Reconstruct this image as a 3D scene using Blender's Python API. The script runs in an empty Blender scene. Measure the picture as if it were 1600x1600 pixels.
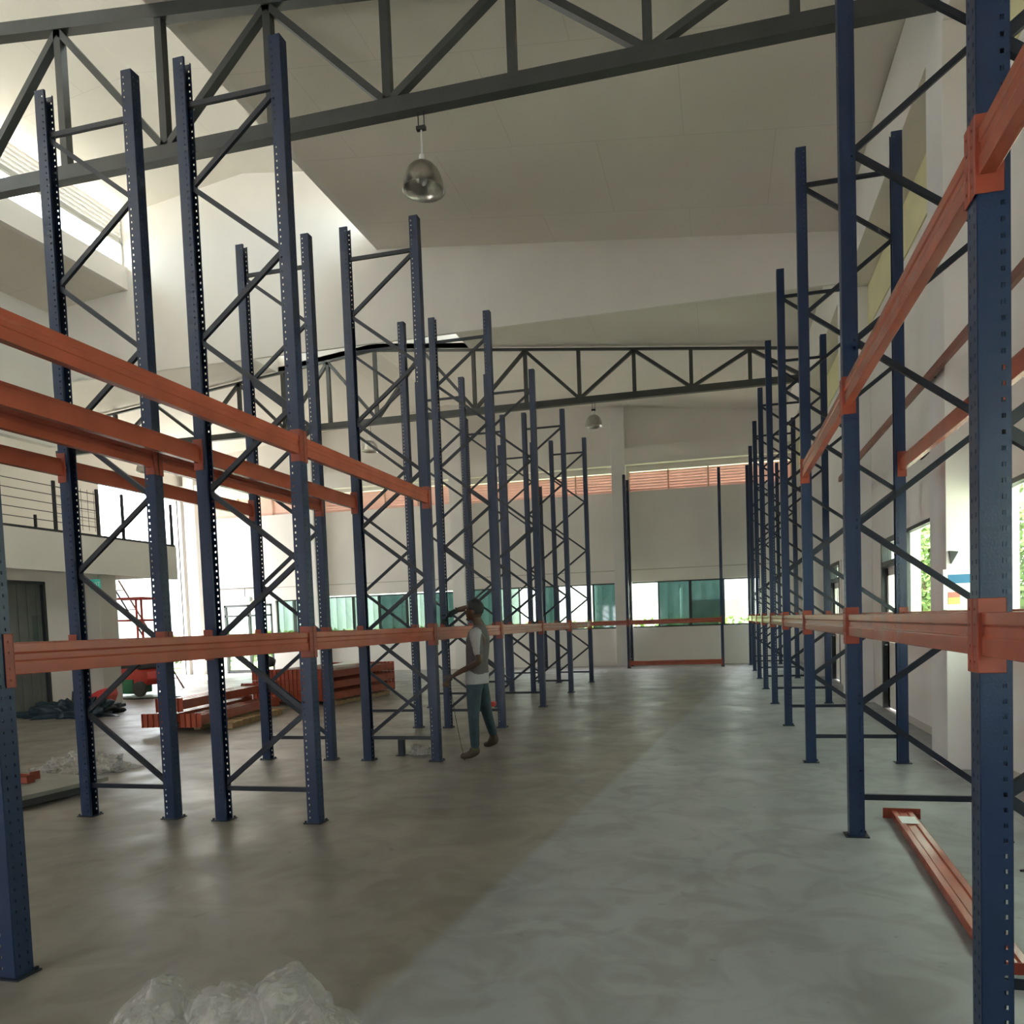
import bpy, math, random
from mathutils import Vector, Matrix, noise
random.seed(7)
C = bpy.context.scene.collection
S = bpy.context.scene
PI = math.pi

# ------------------------------------------------------------------ camera
cam_d = bpy.data.cameras.new('camera'); cam = bpy.data.objects.new('camera', cam_d); C.objects.link(cam)
_R = Vector((0.97530190, 0.21826160, -0.03388319)); _U = Vector((0.02273936, 0.05336893, 0.99831592))
_F = Vector((-0.21970234, 0.97442990, -0.04708769))
_m = Matrix((( _R.x, _U.x, -_F.x, 0.0), (_R.y, _U.y, -_F.y, 0.0), (_R.z, _U.z, -_F.z, 1.5), (0, 0, 0, 1)))
cam.matrix_world = _m
cam_d.sensor_width = 36.0; cam_d.sensor_fit = 'HORIZONTAL'
cam_d.lens = 1131.25 / 1600 * 36
cam_d.shift_x = -(873.6 - 800) / 1600; cam_d.shift_y = (1025.0 - 800) / 1600
cam_d.clip_start = 0.05; cam_d.clip_end = 300
S.camera = cam

# ------------------------------------------------------------------ world, sun, exposure
S.view_settings.view_transform = 'Standard'; S.view_settings.look = 'None'
S.view_settings.gamma = 1.0; S.view_settings.use_curve_mapping = False
S.view_settings.exposure = 0.32
W = bpy.data.worlds.new('sky'); S.world = W; W.use_nodes = True
wn = W.node_tree; bg = wn.nodes['Background']
bg.inputs[0].default_value = (0.90, 0.95, 1.0, 1); bg.inputs[1].default_value = 10.0
sun_d = bpy.data.lights.new('sun', 'SUN'); sun_d.energy = 40.0; sun_d.angle = 0.02; sun_d.color = (1, .95, .86)
sun = bpy.data.objects.new('sun', sun_d); C.objects.link(sun)
sun.rotation_euler = Vector((0.50, 0.10, -1.0)).to_track_quat('-Z', 'Y').to_euler()
S.cycles.max_bounces = 10; S.cycles.diffuse_bounces = 6; S.cycles.glossy_bounces = 4
S.cycles.transparent_max_bounces = 16; S.cycles.transmission_bounces = 8
S.cycles.sample_clamp_indirect = 6.0; S.cycles.caustics_reflective = False; S.cycles.caustics_refractive = False

def portal(name, loc, direction, sx, sy):
    d = bpy.data.lights.new(name, 'AREA'); d.shape = 'RECTANGLE'; d.size = sx; d.size_y = sy
    d.cycles.is_portal = True
    o = bpy.data.objects.new(name, d); C.objects.link(o); o.location = loc
    dv = Vector(direction)
    o.rotation_euler = dv.to_track_quat('-Z', 'Y' if abs(dv.z) < .9 else 'X').to_euler()
    return o
# sizes: size = horizontal, size_y = vertical for wall openings
portal('skylight_opening', (-6.05, 6.5, 9.6), (-1, 0, 0), 13, 1.1)
portal('skylight_opening', (-11.9, 6.5, 9.6), (1, 0, 0), 13, 1.1)
portal('skylight_opening', (-6.05, 15.6, 9.6), (-1, 0, 0), 5, 1.1)
portal('skylight_opening', (-11.9, 15.6, 9.6), (1, 0, 0), 5, 1.1)
portal('window_opening', (-8.5, 23.75, 1.95), (0, -1, 0), 21, 1.6)
portal('window_opening', (2.7, 5.4, 1.95), (-1, 0, 0), 3.4, 1.3)
portal('window_opening', (2.7, 10.1, 1.6), (-1, 0, 0), 4.2, 2.2)
portal('window_opening', (2.7, 15.5, 1.6), (-1, 0, 0), 4.2, 2.2)
portal('window_opening', (2.7, 20.7, 1.6), (-1, 0, 0), 4.2, 2.2)
portal('shutter_and_added_opening', (-19.7, 21.4, 3.2), (1, 0, 0), 3.6, 6.6)
portal('shutter_and_added_opening', (-6.75, -8.3, 1.3), (0, 1, 0), 4.5, 2.6)  # added opening behind the viewer, sized to tune the foreground light
portal('window_opening', (2.7, -0.2, 1.95), (-1, 0, 0), 3.4, 1.3)

# ------------------------------------------------------------------ materials
def mat(name, col, rough=.5, metal=0.0, var=0.0, scale=4.0, bump=0.0, bscale=40.0, col2=None, spec=None, detail=4):
    m = bpy.data.materials.new(name); m.use_nodes = True
    nt = m.node_tree; b = nt.nodes['Principled BSDF']
    b.inputs['Base Color'].default_value = (*col, 1); b.inputs['Roughness'].default_value = rough
    b.inputs['Metallic'].default_value = metal
    if spec is not None: b.inputs['Specular IOR Level'].default_value = spec
    tc = nt.nodes.new('ShaderNodeTexCoord')
    if var or col2:
        n = nt.nodes.new('ShaderNodeTexNoise'); n.inputs['Scale'].default_value = scale; n.inputs['Detail'].default_value = detail
        nt.links.new(tc.outputs['Object'], n.inputs['Vector'])
        r = nt.nodes.new('ShaderNodeValToRGB'); r.color_ramp.elements[0].position = .3; r.color_ramp.elements[1].position = .7
        c2 = col2 if col2 else tuple(min(1, c * (1 + var)) for c in col)
        c1 = col if col2 else tuple(c * (1 - var) for c in col)
        r.color_ramp.elements[0].color = (*c1, 1); r.color_ramp.elements[1].color = (*c2, 1)
        nt.links.new(n.outputs['Fac'], r.inputs['Fac']); nt.links.new(r.outputs['Color'], b.inputs['Base Color'])
    if bump:
        n2 = nt.nodes.new('ShaderNodeTexNoise'); n2.inputs['Scale'].default_value = bscale
        nt.links.new(tc.outputs['Object'], n2.inputs['Vector'])
        bp = nt.nodes.new('ShaderNodeBump'); bp.inputs['Strength'].default_value = bump; bp.inputs['Distance'].default_value = .02
        nt.links.new(n2.outputs['Fac'], bp.inputs['Height']); nt.links.new(bp.outputs['Normal'], b.inputs['Normal'])
    return m

M = {}
M['blue'] = mat('blue_paint', (.0075, .022, .066), .36, var=.15, scale=3, bump=.05, bscale=120)
M['brace'] = mat('dark_blue_paint', (.0055, .010, .020), .42, var=.15, scale=5)
M['orange'] = mat('orange_paint', (.33, .072, .040), .22, var=.12, scale=4, bump=.04, bscale=90)
M['orange_dark'] = mat('orange_paint_worn', (.25, .046, .025), .42, var=.2, scale=9)
M['truss'] = mat('grey_steel_paint', (.050, .055, .055), .42, var=.15, scale=3)
M['wall'] = mat('wall_plaster', (.80, .765, .725), .85, var=.04, scale=.8, bump=.06, bscale=25)
M['column'] = mat('column_plaster', (.79, .77, .75), .8, var=.05, scale=1.2)
M['yellow_wall'] = mat('cream_yellow_plaster', (.74, .70, .42), .8, var=.06, scale=1.5)
M['grey_wall'] = mat('grey_plaster', (.52, .49, .45), .85, var=.05, scale=1.0)
M['black'] = mat('black_metal', (.018, .018, .020), .45, var=.2)
M['frame'] = mat('dark_window_frame', (.025, .030, .032), .4, var=.1)
M['rail'] = mat('dark_rail', (.03, .03, .035), .4, var=.1)
M['alu'] = mat('spun_aluminium', (.55, .53, .50), .28, metal=1.0, var=.08, scale=20)
M['white'] = mat('white_paint', (.80, .80, .78), .5, var=.03)
M['slat'] = mat('salmon_louvre', (.70, .50, .42), .5, var=.08, scale=3)
_s = M['slat']; _nt = _s.node_tree; _b = _nt.nodes['Principled BSDF']; _t = _nt.nodes.new('ShaderNodeBsdfTranslucent'); _t.inputs[0].default_value = (.74, .56, .48, 1)
_x = _nt.nodes.new('ShaderNodeMixShader'); _x.inputs[0].default_value = .22; _o = [n for n in _nt.nodes if n.type == 'OUTPUT_MATERIAL'][0]
_nt.links.new(_b.outputs[0], _x.inputs[1]); _nt.links.new(_t.outputs[0], _x.inputs[2]); _nt.links.new(_x.outputs[0], _o.inputs[0])
M['greyslat'] = mat('grey_louvre', (.62, .61, .57), .5, var=.05)
M['pallet'] = mat('pallet_wood', (.36, .24, .13), .8, var=.25, scale=14, bump=.15)
M['board'] = mat('cardboard_sheet', (.45, .31, .19), .85, var=.1, scale=6)
M['shutter'] = mat('grey_shutter', (.13, .14, .13), .45, var=.15, scale=2)
M['red'] = mat('red_paint', (.62, .045, .035), .4, var=.1)
M['green'] = mat('green_paint', (.03, .20, .09), .45, var=.15)
M['rubber'] = mat('grey_rubber', (.09, .09, .09), .7, var=.2)
M['grass'] = mat('lawn', (.16, .24, .06), .95, var=.4, scale=3)
M['apron'] = mat('concrete_apron', (.68, .65, .60), .9, var=.1, scale=1)
M['leaf'] = mat('leaf', (.07, .13, .03), .6, col2=(.17, .24, .06), scale=1.2)
M['bark'] = mat('bark', (.12, .08, .05), .9, var=.3, scale=10)
M['ext'] = mat('outside_ribbed_wall', (.42, .46, .46), .8, var=.04, scale=.6)
M['skin'] = mat('skin', (.075, .038, .024), .5, var=.1, scale=12)
M['hair'] = mat('black_hair', (.010, .009, .009), .6, bump=.4, bscale=220)
M['shirt'] = mat('dark_grey_cotton', (.10, .088, .092), .85, var=.12, scale=9, bump=.3, bscale=30)
M['shirt_light'] = mat('light_grey_cotton', (.34, .34, .35), .85, var=.08, scale=9, bump=.2, bscale=30)
M['jeans'] = mat('dark_blue_denim', (.035, .060, .078), .85, var=.2, scale=12, bump=.3, bscale=40)
M['boot'] = mat('brown_boot_leather', (.060, .045, .025), .6, var=.25, scale=14)
M['glove'] = mat('dark_work_glove', (.020, .035, .038), .8, var=.2, scale=20)
M['pipe'] = mat('red_oxide_pipe', (.22, .085, .065), .45, var=.12, scale=4)
M['signblue'] = mat('sign_blue', (.02, .16, .33), .5, var=.03)
M['paper'] = mat('white_sheet', (.78, .80, .79), .7, var=.03)
M['signred'] = mat('sign_red', (.70, .22, .18), .6, var=.04)
M['signyellow'] = mat('sign_yellow', (.70, .66, .18), .6, var=.04)
M['bundle'] = mat('dark_blue_sheeting', (.010, .028, .045), .45, var=.4, scale=6, bump=.5, bscale=12)
M['deck'] = mat('grey_deck', (.20, .20, .18), .55, var=.15, scale=4)
M['bolt'] = mat('zinc', (.5, .5, .5), .35, metal=1)

def ceiling_mat():
    m = mat('ceiling_board', (.80, .755, .69), .85)
    nt = m.node_tree; b = nt.nodes['Principled BSDF']
    tc = nt.nodes.new('ShaderNodeTexCoord'); br = nt.nodes.new('ShaderNodeTexBrick')
    br.inputs['Color1'].default_value = (.80, .755, .69, 1); br.inputs['Color2'].default_value = (.785, .74, .675, 1)
    br.inputs['Mortar'].default_value = (.68, .64, .58, 1); br.inputs['Scale'].default_value = 1
    br.inputs['Mortar Size'].default_value = .006; br.inputs['Brick Width'].default_value = 2.4; br.inputs['Row Height'].default_value = 1.8
    br.offset = .5
    mp = nt.nodes.new('ShaderNodeMapping'); mp.inputs['Location'].default_value = (.35, .5, 0)
    nt.links.new(tc.outputs['Object'], mp.inputs['Vector']); nt.links.new(mp.outputs['Vector'], br.inputs['Vector'])
    n = nt.nodes.new('ShaderNodeTexNoise'); n.inputs['Scale'].default_value = .5; n.inputs['Detail'].default_value = 6
    nt.links.new(tc.outputs['Object'], n.inputs['Vector'])
    mx = nt.nodes.new('ShaderNodeMix'); mx.data_type = 'RGBA'; mx.blend_type = 'MULTIPLY'; mx.inputs[0].default_value = .35
    r = nt.nodes.new('ShaderNodeValToRGB'); r.color_ramp.elements[0].color = (.8, .8, .78, 1); r.color_ramp.elements[1].color = (1, 1, 1, 1)
    r.color_ramp.elements[0].position = .35; r.color_ramp.elements[1].position = .65
    nt.links.new(n.outputs['Fac'], r.inputs['Fac'])
    nt.links.new(br.outputs['Color'], mx.inputs[6]); nt.links.new(r.outputs['Color'], mx.inputs[7])
    nt.links.new(mx.outputs[2], b.inputs['Base Color'])
    return m
M['ceiling'] = ceiling_mat()

def floor_mat():
    m = bpy.data.materials.new('polished_concrete'); m.use_nodes = True
    nt = m.node_tree; b = nt.nodes['Principled BSDF']; L = nt.links.new
    tc = nt.nodes.new('ShaderNodeTexCoord')
    def nz(s, d=6, dist=0.0):
        n = nt.nodes.new('ShaderNodeTexNoise'); n.inputs['Scale'].default_value = s; n.inputs['Detail'].default_value = d
        n.inputs['Distortion'].default_value = dist; L(tc.outputs['Object'], n.inputs['Vector']); return n
    def ramp(src, p0, c0, p1, c1):
        r = nt.nodes.new('ShaderNodeValToRGB'); r.color_ramp.elements[0].position = p0; r.color_ramp.elements[1].position = p1
        r.color_ramp.elements[0].color = (*c0, 1); r.color_ramp.elements[1].color = (*c1, 1); L(src, r.inputs['Fac']); return r
    a = ramp(nz(.55, 8, .6).outputs['Fac'], .32, (.235, .230, .215), .68, (.335, .328, .312))
    dk = ramp(nz(2.6, 8, 1.5).outputs['Fac'], .38, (.80, .79, .77), .56, (1, 1, 1))
    sp = ramp(nz(7.5, 3).outputs['Fac'], .24, (.55, .53, .50), .30, (1, 1, 1))
    def mul(x, y, f=1.0):
        mx = nt.nodes.new('ShaderNodeMix'); mx.data_type = 'RGBA'; mx.blend_type = 'MULTIPLY'; mx.inputs[0].default_value = f
        L(x, mx.inputs[6]); L(y, mx.inputs[7]); return mx.outputs[2]
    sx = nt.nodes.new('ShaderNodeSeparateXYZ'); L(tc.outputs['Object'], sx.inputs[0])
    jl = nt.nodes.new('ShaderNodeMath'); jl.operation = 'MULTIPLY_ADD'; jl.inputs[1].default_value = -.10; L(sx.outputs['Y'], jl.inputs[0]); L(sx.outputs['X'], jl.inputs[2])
    light_tint = ramp(jl.outputs[0], .0, (1, 1, 1), .001, (1, 1, 1))
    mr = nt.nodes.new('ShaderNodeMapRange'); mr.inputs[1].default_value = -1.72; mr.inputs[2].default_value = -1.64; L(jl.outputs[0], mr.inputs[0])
    light_tint = ramp(mr.outputs[0], 0, (.74, .705, .665), 1, (.98, 1.06, 1.17))  # window light painted into the concrete: shaded brown left, lit bluish right
    br = nt.nodes.new('ShaderNodeTexBrick'); br.inputs['Scale'].default_value = 1; br.inputs['Mortar Size'].default_value = .004
    br.inputs['Brick Width'].default_value = 11.0; br.inputs['Row Height'].default_value = 11.0; br.offset = 0
    for k, v in (('Color1', (1, 1, 1, 1)), ('Color2', (1, 1, 1, 1)), ('Mortar', (.74, .73, .72, 1))): br.inputs[k].default_value = v
    mp = nt.nodes.new('ShaderNodeMapping'); mp.inputs['Location'].default_value = (9.0, 3.0, 0)
    L(tc.outputs['Object'], mp.inputs['Vector']); L(mp.outputs['Vector'], br.inputs['Vector'])
    c = mul(mul(mul(mul(a.outputs['Color'], light_tint.outputs['Color']), dk.outputs['Color']), sp.outputs['Color'], .7), br.outputs['Color'])
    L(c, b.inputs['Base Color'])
    rr = ramp(nz(1.6, 6, .5).outputs['Fac'], .3, (.30, .30, .30), .7, (.52, .52, .52)); L(rr.outputs['Color'], b.inputs['Roughness'])
    bp = nt.nodes.new('ShaderNodeBump'); bp.inputs['Strength'].default_value = .12; bp.inputs['Distance'].default_value = .02
    L(nz(5, 5).outputs['Fac'], bp.inputs['Height']); L(bp.outputs['Normal'], b.inputs['Normal'])
    return m
M['floor'] = floor_mat()

def glass_mat(name, col, gloss=.12):
    m = bpy.data.materials.new(name); m.use_nodes = True; nt = m.node_tree; nt.nodes.clear()
    o = nt.nodes.new('ShaderNodeOutputMaterial'); t = nt.nodes.new('ShaderNodeBsdfTransparent'); g = nt.nodes.new('ShaderNodeBsdfGlossy')
    t.inputs[0].default_value = (*col, 1); g.inputs['Roughness'].default_value = .05
    n = nt.nodes.new('ShaderNodeTexNoise'); n.inputs['Scale'].default_value = 2
    mx = nt.nodes.new('ShaderNodeMixShader'); mth = nt.nodes.new('ShaderNodeMath'); mth.operation = 'MULTIPLY'; mth.inputs[1].default_value = gloss
    nt.links.new(n.outputs['Fac'], mth.inputs[0]); nt.links.new(mth.outputs[0], mx.inputs[0])
    nt.links.new(t.outputs[0], mx.inputs[1]); nt.links.new(g.outputs[0], mx.inputs[2]); nt.links.new(mx.outputs[0], o.inputs[0])
    return m
M['teal'] = glass_mat('teal_tinted_glass', (.17, .24, .235))
M['clear'] = glass_mat('clear_glass', (.86, .90, .88))
M['pale'] = glass_mat('pale_tinted_glass', (.50, .56, .54))
M['greenglass'] = glass_mat('green_tinted_glass', (.74, .80, .70))

def plastic_mat():
    m = bpy.data.materials.new('clear_plastic_film'); m.use_nodes = True; nt = m.node_tree; b = nt.nodes['Principled BSDF']
    b.inputs['Base Color'].default_value = (.50, .49, .47, 1); b.inputs['Roughness'].default_value = .20
    n = nt.nodes.new('ShaderNodeTexNoise'); n.inputs['Scale'].default_value = 9; n.inputs['Detail'].default_value = 7; n.inputs['Distortion'].default_value = 2
    tc = nt.nodes.new('ShaderNodeTexCoord'); nt.links.new(tc.outputs['Object'], n.inputs['Vector'])
    r = nt.nodes.new('ShaderNodeMapRange'); r.inputs[1].default_value = .3; r.inputs[2].default_value = .7
    r.inputs[3].default_value = .14; r.inputs[4].default_value = .62
    nt.links.new(n.outputs['Fac'], r.inputs[0]); nt.links.new(r.outputs[0], b.inputs['Alpha'])
    bp = nt.nodes.new('ShaderNodeBump'); bp.inputs['Strength'].default_value = .7; bp.inputs['Distance'].default_value = .02
    nt.links.new(n.outputs['Fac'], bp.inputs['Height']); nt.links.new(bp.outputs['Normal'], b.inputs['Normal'])
    return m
M['film'] = plastic_mat()
def emis(name, col, st):
    m = bpy.data.materials.new(name); m.use_nodes = True; b = m.node_tree.nodes['Principled BSDF']
    b.inputs['Base Color'].default_value = (*col, 1); b.inputs['Emission Color'].default_value = (*col, 1); b.inputs['Emission Strength'].default_value = st
    return m
M['exit_pale'] = emis('exit_sign_pale', (.45, .62, .58), .3)
M['exit'] = emis('exit_sign_face', (.05, .34, .27), .35)

# ------------------------------------------------------------------ mesh helpers
class MB:
    def __init__(s): s.v = []; s.f = []; s.mi = []
    def add(s, vs, fs, k=0):
        o = len(s.v); s.v += [tuple(p) for p in vs]; s.f += [tuple(i + o for i in f) for f in fs]; s.mi += [k] * len(fs); return s
    def box(s, x0, x1, y0, y1, z0, z1, k=0):
        vs = [(x0, y0, z0), (x1, y0, z0), (x1, y1, z0), (x0, y1, z0), (x0, y0, z1), (x1, y0, z1), (x1, y1, z1), (x0, y1, z1)]
        return s.add(vs, [(0, 3, 2, 1), (4, 5, 6, 7), (0, 1, 5, 4), (1, 2, 6, 5), (2, 3, 7, 6), (3, 0, 4, 7)], k)
    def bar(s, a, b, w, h, up=(0, 0, 1), k=0):
        a = Vector(a); b = Vector(b); d = (b - a).normalized(); up = Vector(up)
        if abs(d.dot(up)) > .99: up = Vector((0, 1, 0))
        sd = d.cross(up).normalized(); u = sd.cross(d).normalized(); sd *= w / 2; u *= h / 2
        vs = [p + i * sd + j * u for p in (a, b) for i, j in ((-1, -1), (1, -1), (1, 1), (-1, 1))]
        return s.add(vs, [(0, 1, 2, 3), (7, 6, 5, 4), (0, 4, 5, 1), (1, 5, 6, 2), (2, 6, 7, 3), (3, 7, 4, 0)], k)
    def prism(s, prof, a, b, ax, ay, k=0):
        """profile (list of (u,v)) extruded from a to b, u along ax, v along ay"""
        a = Vector(a); b = Vector(b); ax = Vector(ax); ay = Vector(ay); n = len(prof)
        vs = [p + ax * u + ay * v for p in (a, b) for u, v in prof]
        fs = [(i, (i + 1) % n, n + (i + 1) % n, n + i) for i in range(n)] + [tuple(range(n - 1, -1, -1)), tuple(range(n, 2 * n))]
        return s.add(vs, fs, k)
    def tube(s, pts, r, n=8, k=0, cap=True):
        pts = [Vector(p) for p in pts]; rs = r if isinstance(r, (list, tuple)) else [r] * len(pts); vs = []; fs = []
        for i, p in enumerate(pts):
            d = (pts[min(i + 1, len(pts) - 1)] - pts[max(i - 1, 0)]).normalized()
            u = d.orthogonal().normalized() if i == 0 else (u - d * u.dot(d)).normalized()
            w = d.cross(u)
            vs += [p + (u * math.cos(2 * PI * j / n) + w * math.sin(2 * PI * j / n)) * rs[i] for j in range(n)]
        for i in range(len(pts) - 1):
            for j in range(n):
                fs.append((i * n + j, i * n + (j + 1) % n, (i + 1) * n + (j + 1) % n, (i + 1) * n + j))
        if cap: fs += [tuple(range(n - 1, -1, -1)), tuple((len(pts) - 1) * n + j for j in range(n))]
        return s.add(vs, fs, k)
    def lathe(s, prof, c, n=32, k=0):
        c = Vector(c); vs = []; fs = []
        for r, z in prof: vs += [c + Vector((r * math.cos(2 * PI * j / n), r * math.sin(2 * PI * j / n), z)) for j in range(n)]
        for i in range(len(prof) - 1):
            for j in range(n): fs.append((i * n + j, i * n + (j + 1) % n, (i + 1) * n + (j + 1) % n, (i + 1) * n + j))
        return s.add(vs, fs, k)
    def ball(s, c, rad, n=16, m=10, k=0, fn=None):
        c = Vector(c); rx, ry, rz = rad; vs = []; fs = []
        for i in range(m + 1):
            t = PI * i / m
            for j in range(n):
                a = 2 * PI * j / n; p = Vector((rx * math.sin(t) * math.cos(a), ry * math.sin(t) * math.sin(a), rz * math.cos(t)))
                if fn: p = fn(p)
                vs.append(c + p)
        for i in range(m):
            for j in range(n): fs.append((i * n + j, (i + 1) * n + j, (i + 1) * n + (j + 1) % n, i * n + (j + 1) % n))
        return s.add(vs, fs, k)
    def mesh(s, name, mats, smooth=False):
        me = bpy.data.meshes.new(name); me.from_pydata(s.v, [], s.f)
        for m in (mats if isinstance(mats, (list, tuple)) else [mats]): me.materials.append(m)
        me.polygons.foreach_set('material_index', s.mi)
        if smooth: me.polygons.foreach_set('use_smooth', [True] * len(s.f))
        me.update(); return me
    def build(s, name, mats, parent=None, smooth=False, loc=(0, 0, 0)):
        o = bpy.data.objects.new(name, s.mesh(name, mats, smooth)); C.objects.link(o); o.location = loc
        if parent is not None: o.parent = parent
        return o

def bake(o, mods):
    """apply modifiers to an object's mesh"""
    for t, kw in mods:
        m = o.modifiers.new(t, t)
        for k, v in kw.items(): setattr(m, k, v)
    dg = bpy.context.evaluated_depsgraph_get(); dg.update()
    me = bpy.data.meshes.new_from_object(o.evaluated_get(dg)); o.modifiers.clear(); o.data = me; return o
def bevel(o, w=.006, seg=2):
    m = o.modifiers.new('bevel', 'BEVEL'); m.width = w; m.segments = seg; m.limit_method = 'ANGLE'; return o
def tag(o, label, cat, group=None, kind=None):
    o['label'] = label
    if cat: o['category'] = cat
    if group: o['group'] = group
    o['kind'] = kind or 'thing'
    return o
def empty(name, loc=(0, 0, 0)):
    o = bpy.data.objects.new(name, None); C.objects.link(o); o.location = loc; o.empty_display_size = .1; return o
def struct(o, label=None):
    o['kind'] = 'structure'
    if label: o['label'] = label
    return o
def copy_tree(root, loc=None):
    r = root.copy(); C.objects.link(r)
    if loc is not None: r.location = loc
    for ch in list(root.children):
        c = ch.copy(); C.objects.link(c); c.parent = r
        for g in list(ch.children):
            d = g.copy(); C.objects.link(d); d.parent = c
    return r
TEENS = ['eleventh', 'twelfth', 'thirteenth', 'fourteenth', 'fifteenth', 'sixteenth', 'seventeenth', 'eighteenth', 'nineteenth', 'twentieth']
ORD = ['', 'first', 'second', 'third', 'fourth', 'fifth', 'sixth', 'seventh', 'eighth', 'ninth', 'tenth'] + TEENS

# ================================================================== SETTING
XW, XL, YB, YN = 2.43, -19.4, 23.5, -8.0
XC = -8.9
def zr(x): return 8.65 - .107 * (x + 6.18) if x > XC else zr_l(x)
def zr_l(x): return 8.945 - .107 * (XC - x)

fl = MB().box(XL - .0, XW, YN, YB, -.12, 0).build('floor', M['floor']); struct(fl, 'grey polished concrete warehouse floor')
# outside ground
g = MB().box(-60, 40, -30, 60, -.30, -.13).build('outside_ground', M['apron']); struct(g, 'pale concrete apron outside the hall')
g2 = MB().box(-25, 3.9, 26.0, 33, -.14, -.05).build('lawn', M['grass']); tag(g2, 'strip of lawn outside behind the back windows', 'lawn', kind='stuff')

def wall_openings(mb, axis, c0, c1, u0, u1, z0, z1, ops, k=0):
    """wall slab; axis 'x' -> wall normal to x (u = y); openings (u0,u1,z0,z1)"""
    us = sorted({u0, u1, *[o[0] for o in ops], *[o[1] for o in ops]}); zs = sorted({z0, z1, *[o[2] for o in ops], *[o[3] for o in ops]})
    us = [u for u in us if u0 <= u <= u1]
    for i in range(len(us) - 1):
        run = None
        for j in range(len(zs) - 1):
            um, zm = (us[i] + us[i + 1]) / 2, (zs[j] + zs[j + 1]) / 2
            if any(o[0] < um < o[1] and o[2] < zm < o[3] for o in ops):
                if run is not None: slab(mb, axis, c0, c1, us[i], us[i + 1], run, zs[j], k); run = None
            elif run is None: run = zs[j]
        if run is not None: slab(mb, axis, c0, c1, us[i], us[i + 1], run, zs[-1], k)
def slab(mb, axis, c0, c1, a, b, z0, z1, k=0):
    if axis == 'x': mb.box(c0, c1, a, b, z0, z1, k)
    else: mb.box(a, b, c0, c1, z0, z1, k)

# right wall with windows and doors
WIN_R = [(-1.9, 1.5), (3.7, 7.30), (8.15, 10.6), (13.55, 15.9), (18.9, 21.3)]
DOOR_R = [(10.85, 12.05), (16.15, 17.35), (21.6, 22.8)]
ops = [(a, b, 1.30, 2.58) for a, b in WIN_R] + [(a, b, 0.0, 2.58) for a, b in DOOR_R]
mb = MB(); wall_openings(mb, 'x', XW, XW + .2, YN, YB + .2, -.12, 7.9, ops)
struct(mb.build('wall_right', M['wall']), 'white plaster right wall')
# yellow painted band high on the right wall
struct(MB().box(XW - .02, XW + .001, YN, YB, 6.05, 6.72).build('trim_1', M['yellow_wall']), 'pale yellow band high on the right wall')
# eave beam running along the top of the right wall
struct(MB().box(2.04, XW, YN, YB, 6.72, 7.72).build('trim_2', M['wall']), 'white eave beam along the right wall')

# back wall
BWIN = [(-2.80, 1.20, 1.22, 2.70), (-8.35, -3.30, 1.22, 2.70), (-13.85, -8.85, 1.22, 2.70), (-15.8, -14.35, 1.22, 2.62)]
BLOU = [(-2.80, 2.2, 5.60, 6.24), (-8.35, -3.30, 5.60, 6.24), (-13.85, -8.85, 5.64, 6.30), (-18.6, -14.35, 5.70, 6.40)]
BDOOR = (-17.95, -15.95, 0, 2.52)
mb = MB(); wall_openings(mb, 'y', YB, YB + .2, XL - .2, XW, -.12, 9.2, BWIN + BLOU + [BDOOR])
struct(mb.build('wall_back', M['wall']), 'white back wall')
struct(MB().box(XL, XW, YB - .26, YB, 6.42, 6.95).build('trim_3', M['wall']), 'white ring beam above the back louvres')
struct(MB().box(XL, XW, YB - .012, YB, 3.08, 3.11).build('trim_4', M['grey_wall']), 'thin groove line along the back wall')
for i, x in enumerate((-3.1, -8.62, -14.15, -18.95)):
    struct(bevel(MB().box(x - .22, x + .22, YB - .30, YB, 0, 8.2 if i < 3 else 7.6).build('trim_%d' % (5 + i), M['column'])), 'white column against the back wall')
# right wall columns
for i, y in enumerate((-3.5, 2.0, 7.58, 12.98, 18.35)):
    struct(bevel(MB().box(2.03, XW, y - .26, y + .26, 0, 7.72).build('trim_%d' % (9 + i), M['column'])), 'white column against the right wall')
# skirting of the right wall
struct(MB().box(XW - .012, XW, YN, 10.8, 0, .09).build('baseboard_right', M['grey_wall']), 'grey skirting')

# left wall with tall shutter opening
mb = MB(); wall_openings(mb, 'x', XL - .2, XL, YN, YB, -.12, 8.2, [(19.7, 23.15, 0, 6.5)])
struct(mb.build('wall_left', M['wall']), 'white far left wall')
struct(MB().box(XL - .05, XL + .12, 23.15, 23.32, 0, 6.5).build('trim_14', M['grey_wall']), 'grey guide rail of the shutter opening')
# rear wall behind the viewer with an unseen opening added to let light in
mb = MB(); wall_openings(mb, 'y', YN - .2, YN, XL - .2, XW + .2, -.12, 9.2, [(-9.0, -4.5, 0, 2.6)])
struct(mb.build('wall_rear', M['wall']), 'white wall behind the viewer')

# ceiling: low sloping planes, with the raised monitor cut out of them
X1, X2 = -6.18, -11.78
def slope(mb, xa, xb, y0, y1, t=.14, k=0):
    za, zb = zr(xa), zr(xb)
    vs = [(xa, y0, za), (xb, y0, zb), (xb, y1, zb), (xa, y1, za), (xa, y0, za + t), (xb, y0, zb + t), (xb, y1, zb + t), (xa, y1, za + t)]
    mb.add(vs, [(0, 3, 2, 1), (4, 5, 6, 7), (0, 1, 5, 4), (1, 2, 6, 5), (2, 3, 7, 6), (3, 0, 4, 7)], k)
mb = MB()
slope(mb, X1, XW + .2, YN, 18.2); slope(mb, XL - .2, X2, YN, 18.2)
slope(mb, XC, XW + .2, 18.2, YB + .2); slope(mb, XL - .2, XC, 18.2, YB + .2)
struct(mb.build('ceiling', M['ceiling']), 'beige sloping board ceiling')
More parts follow.
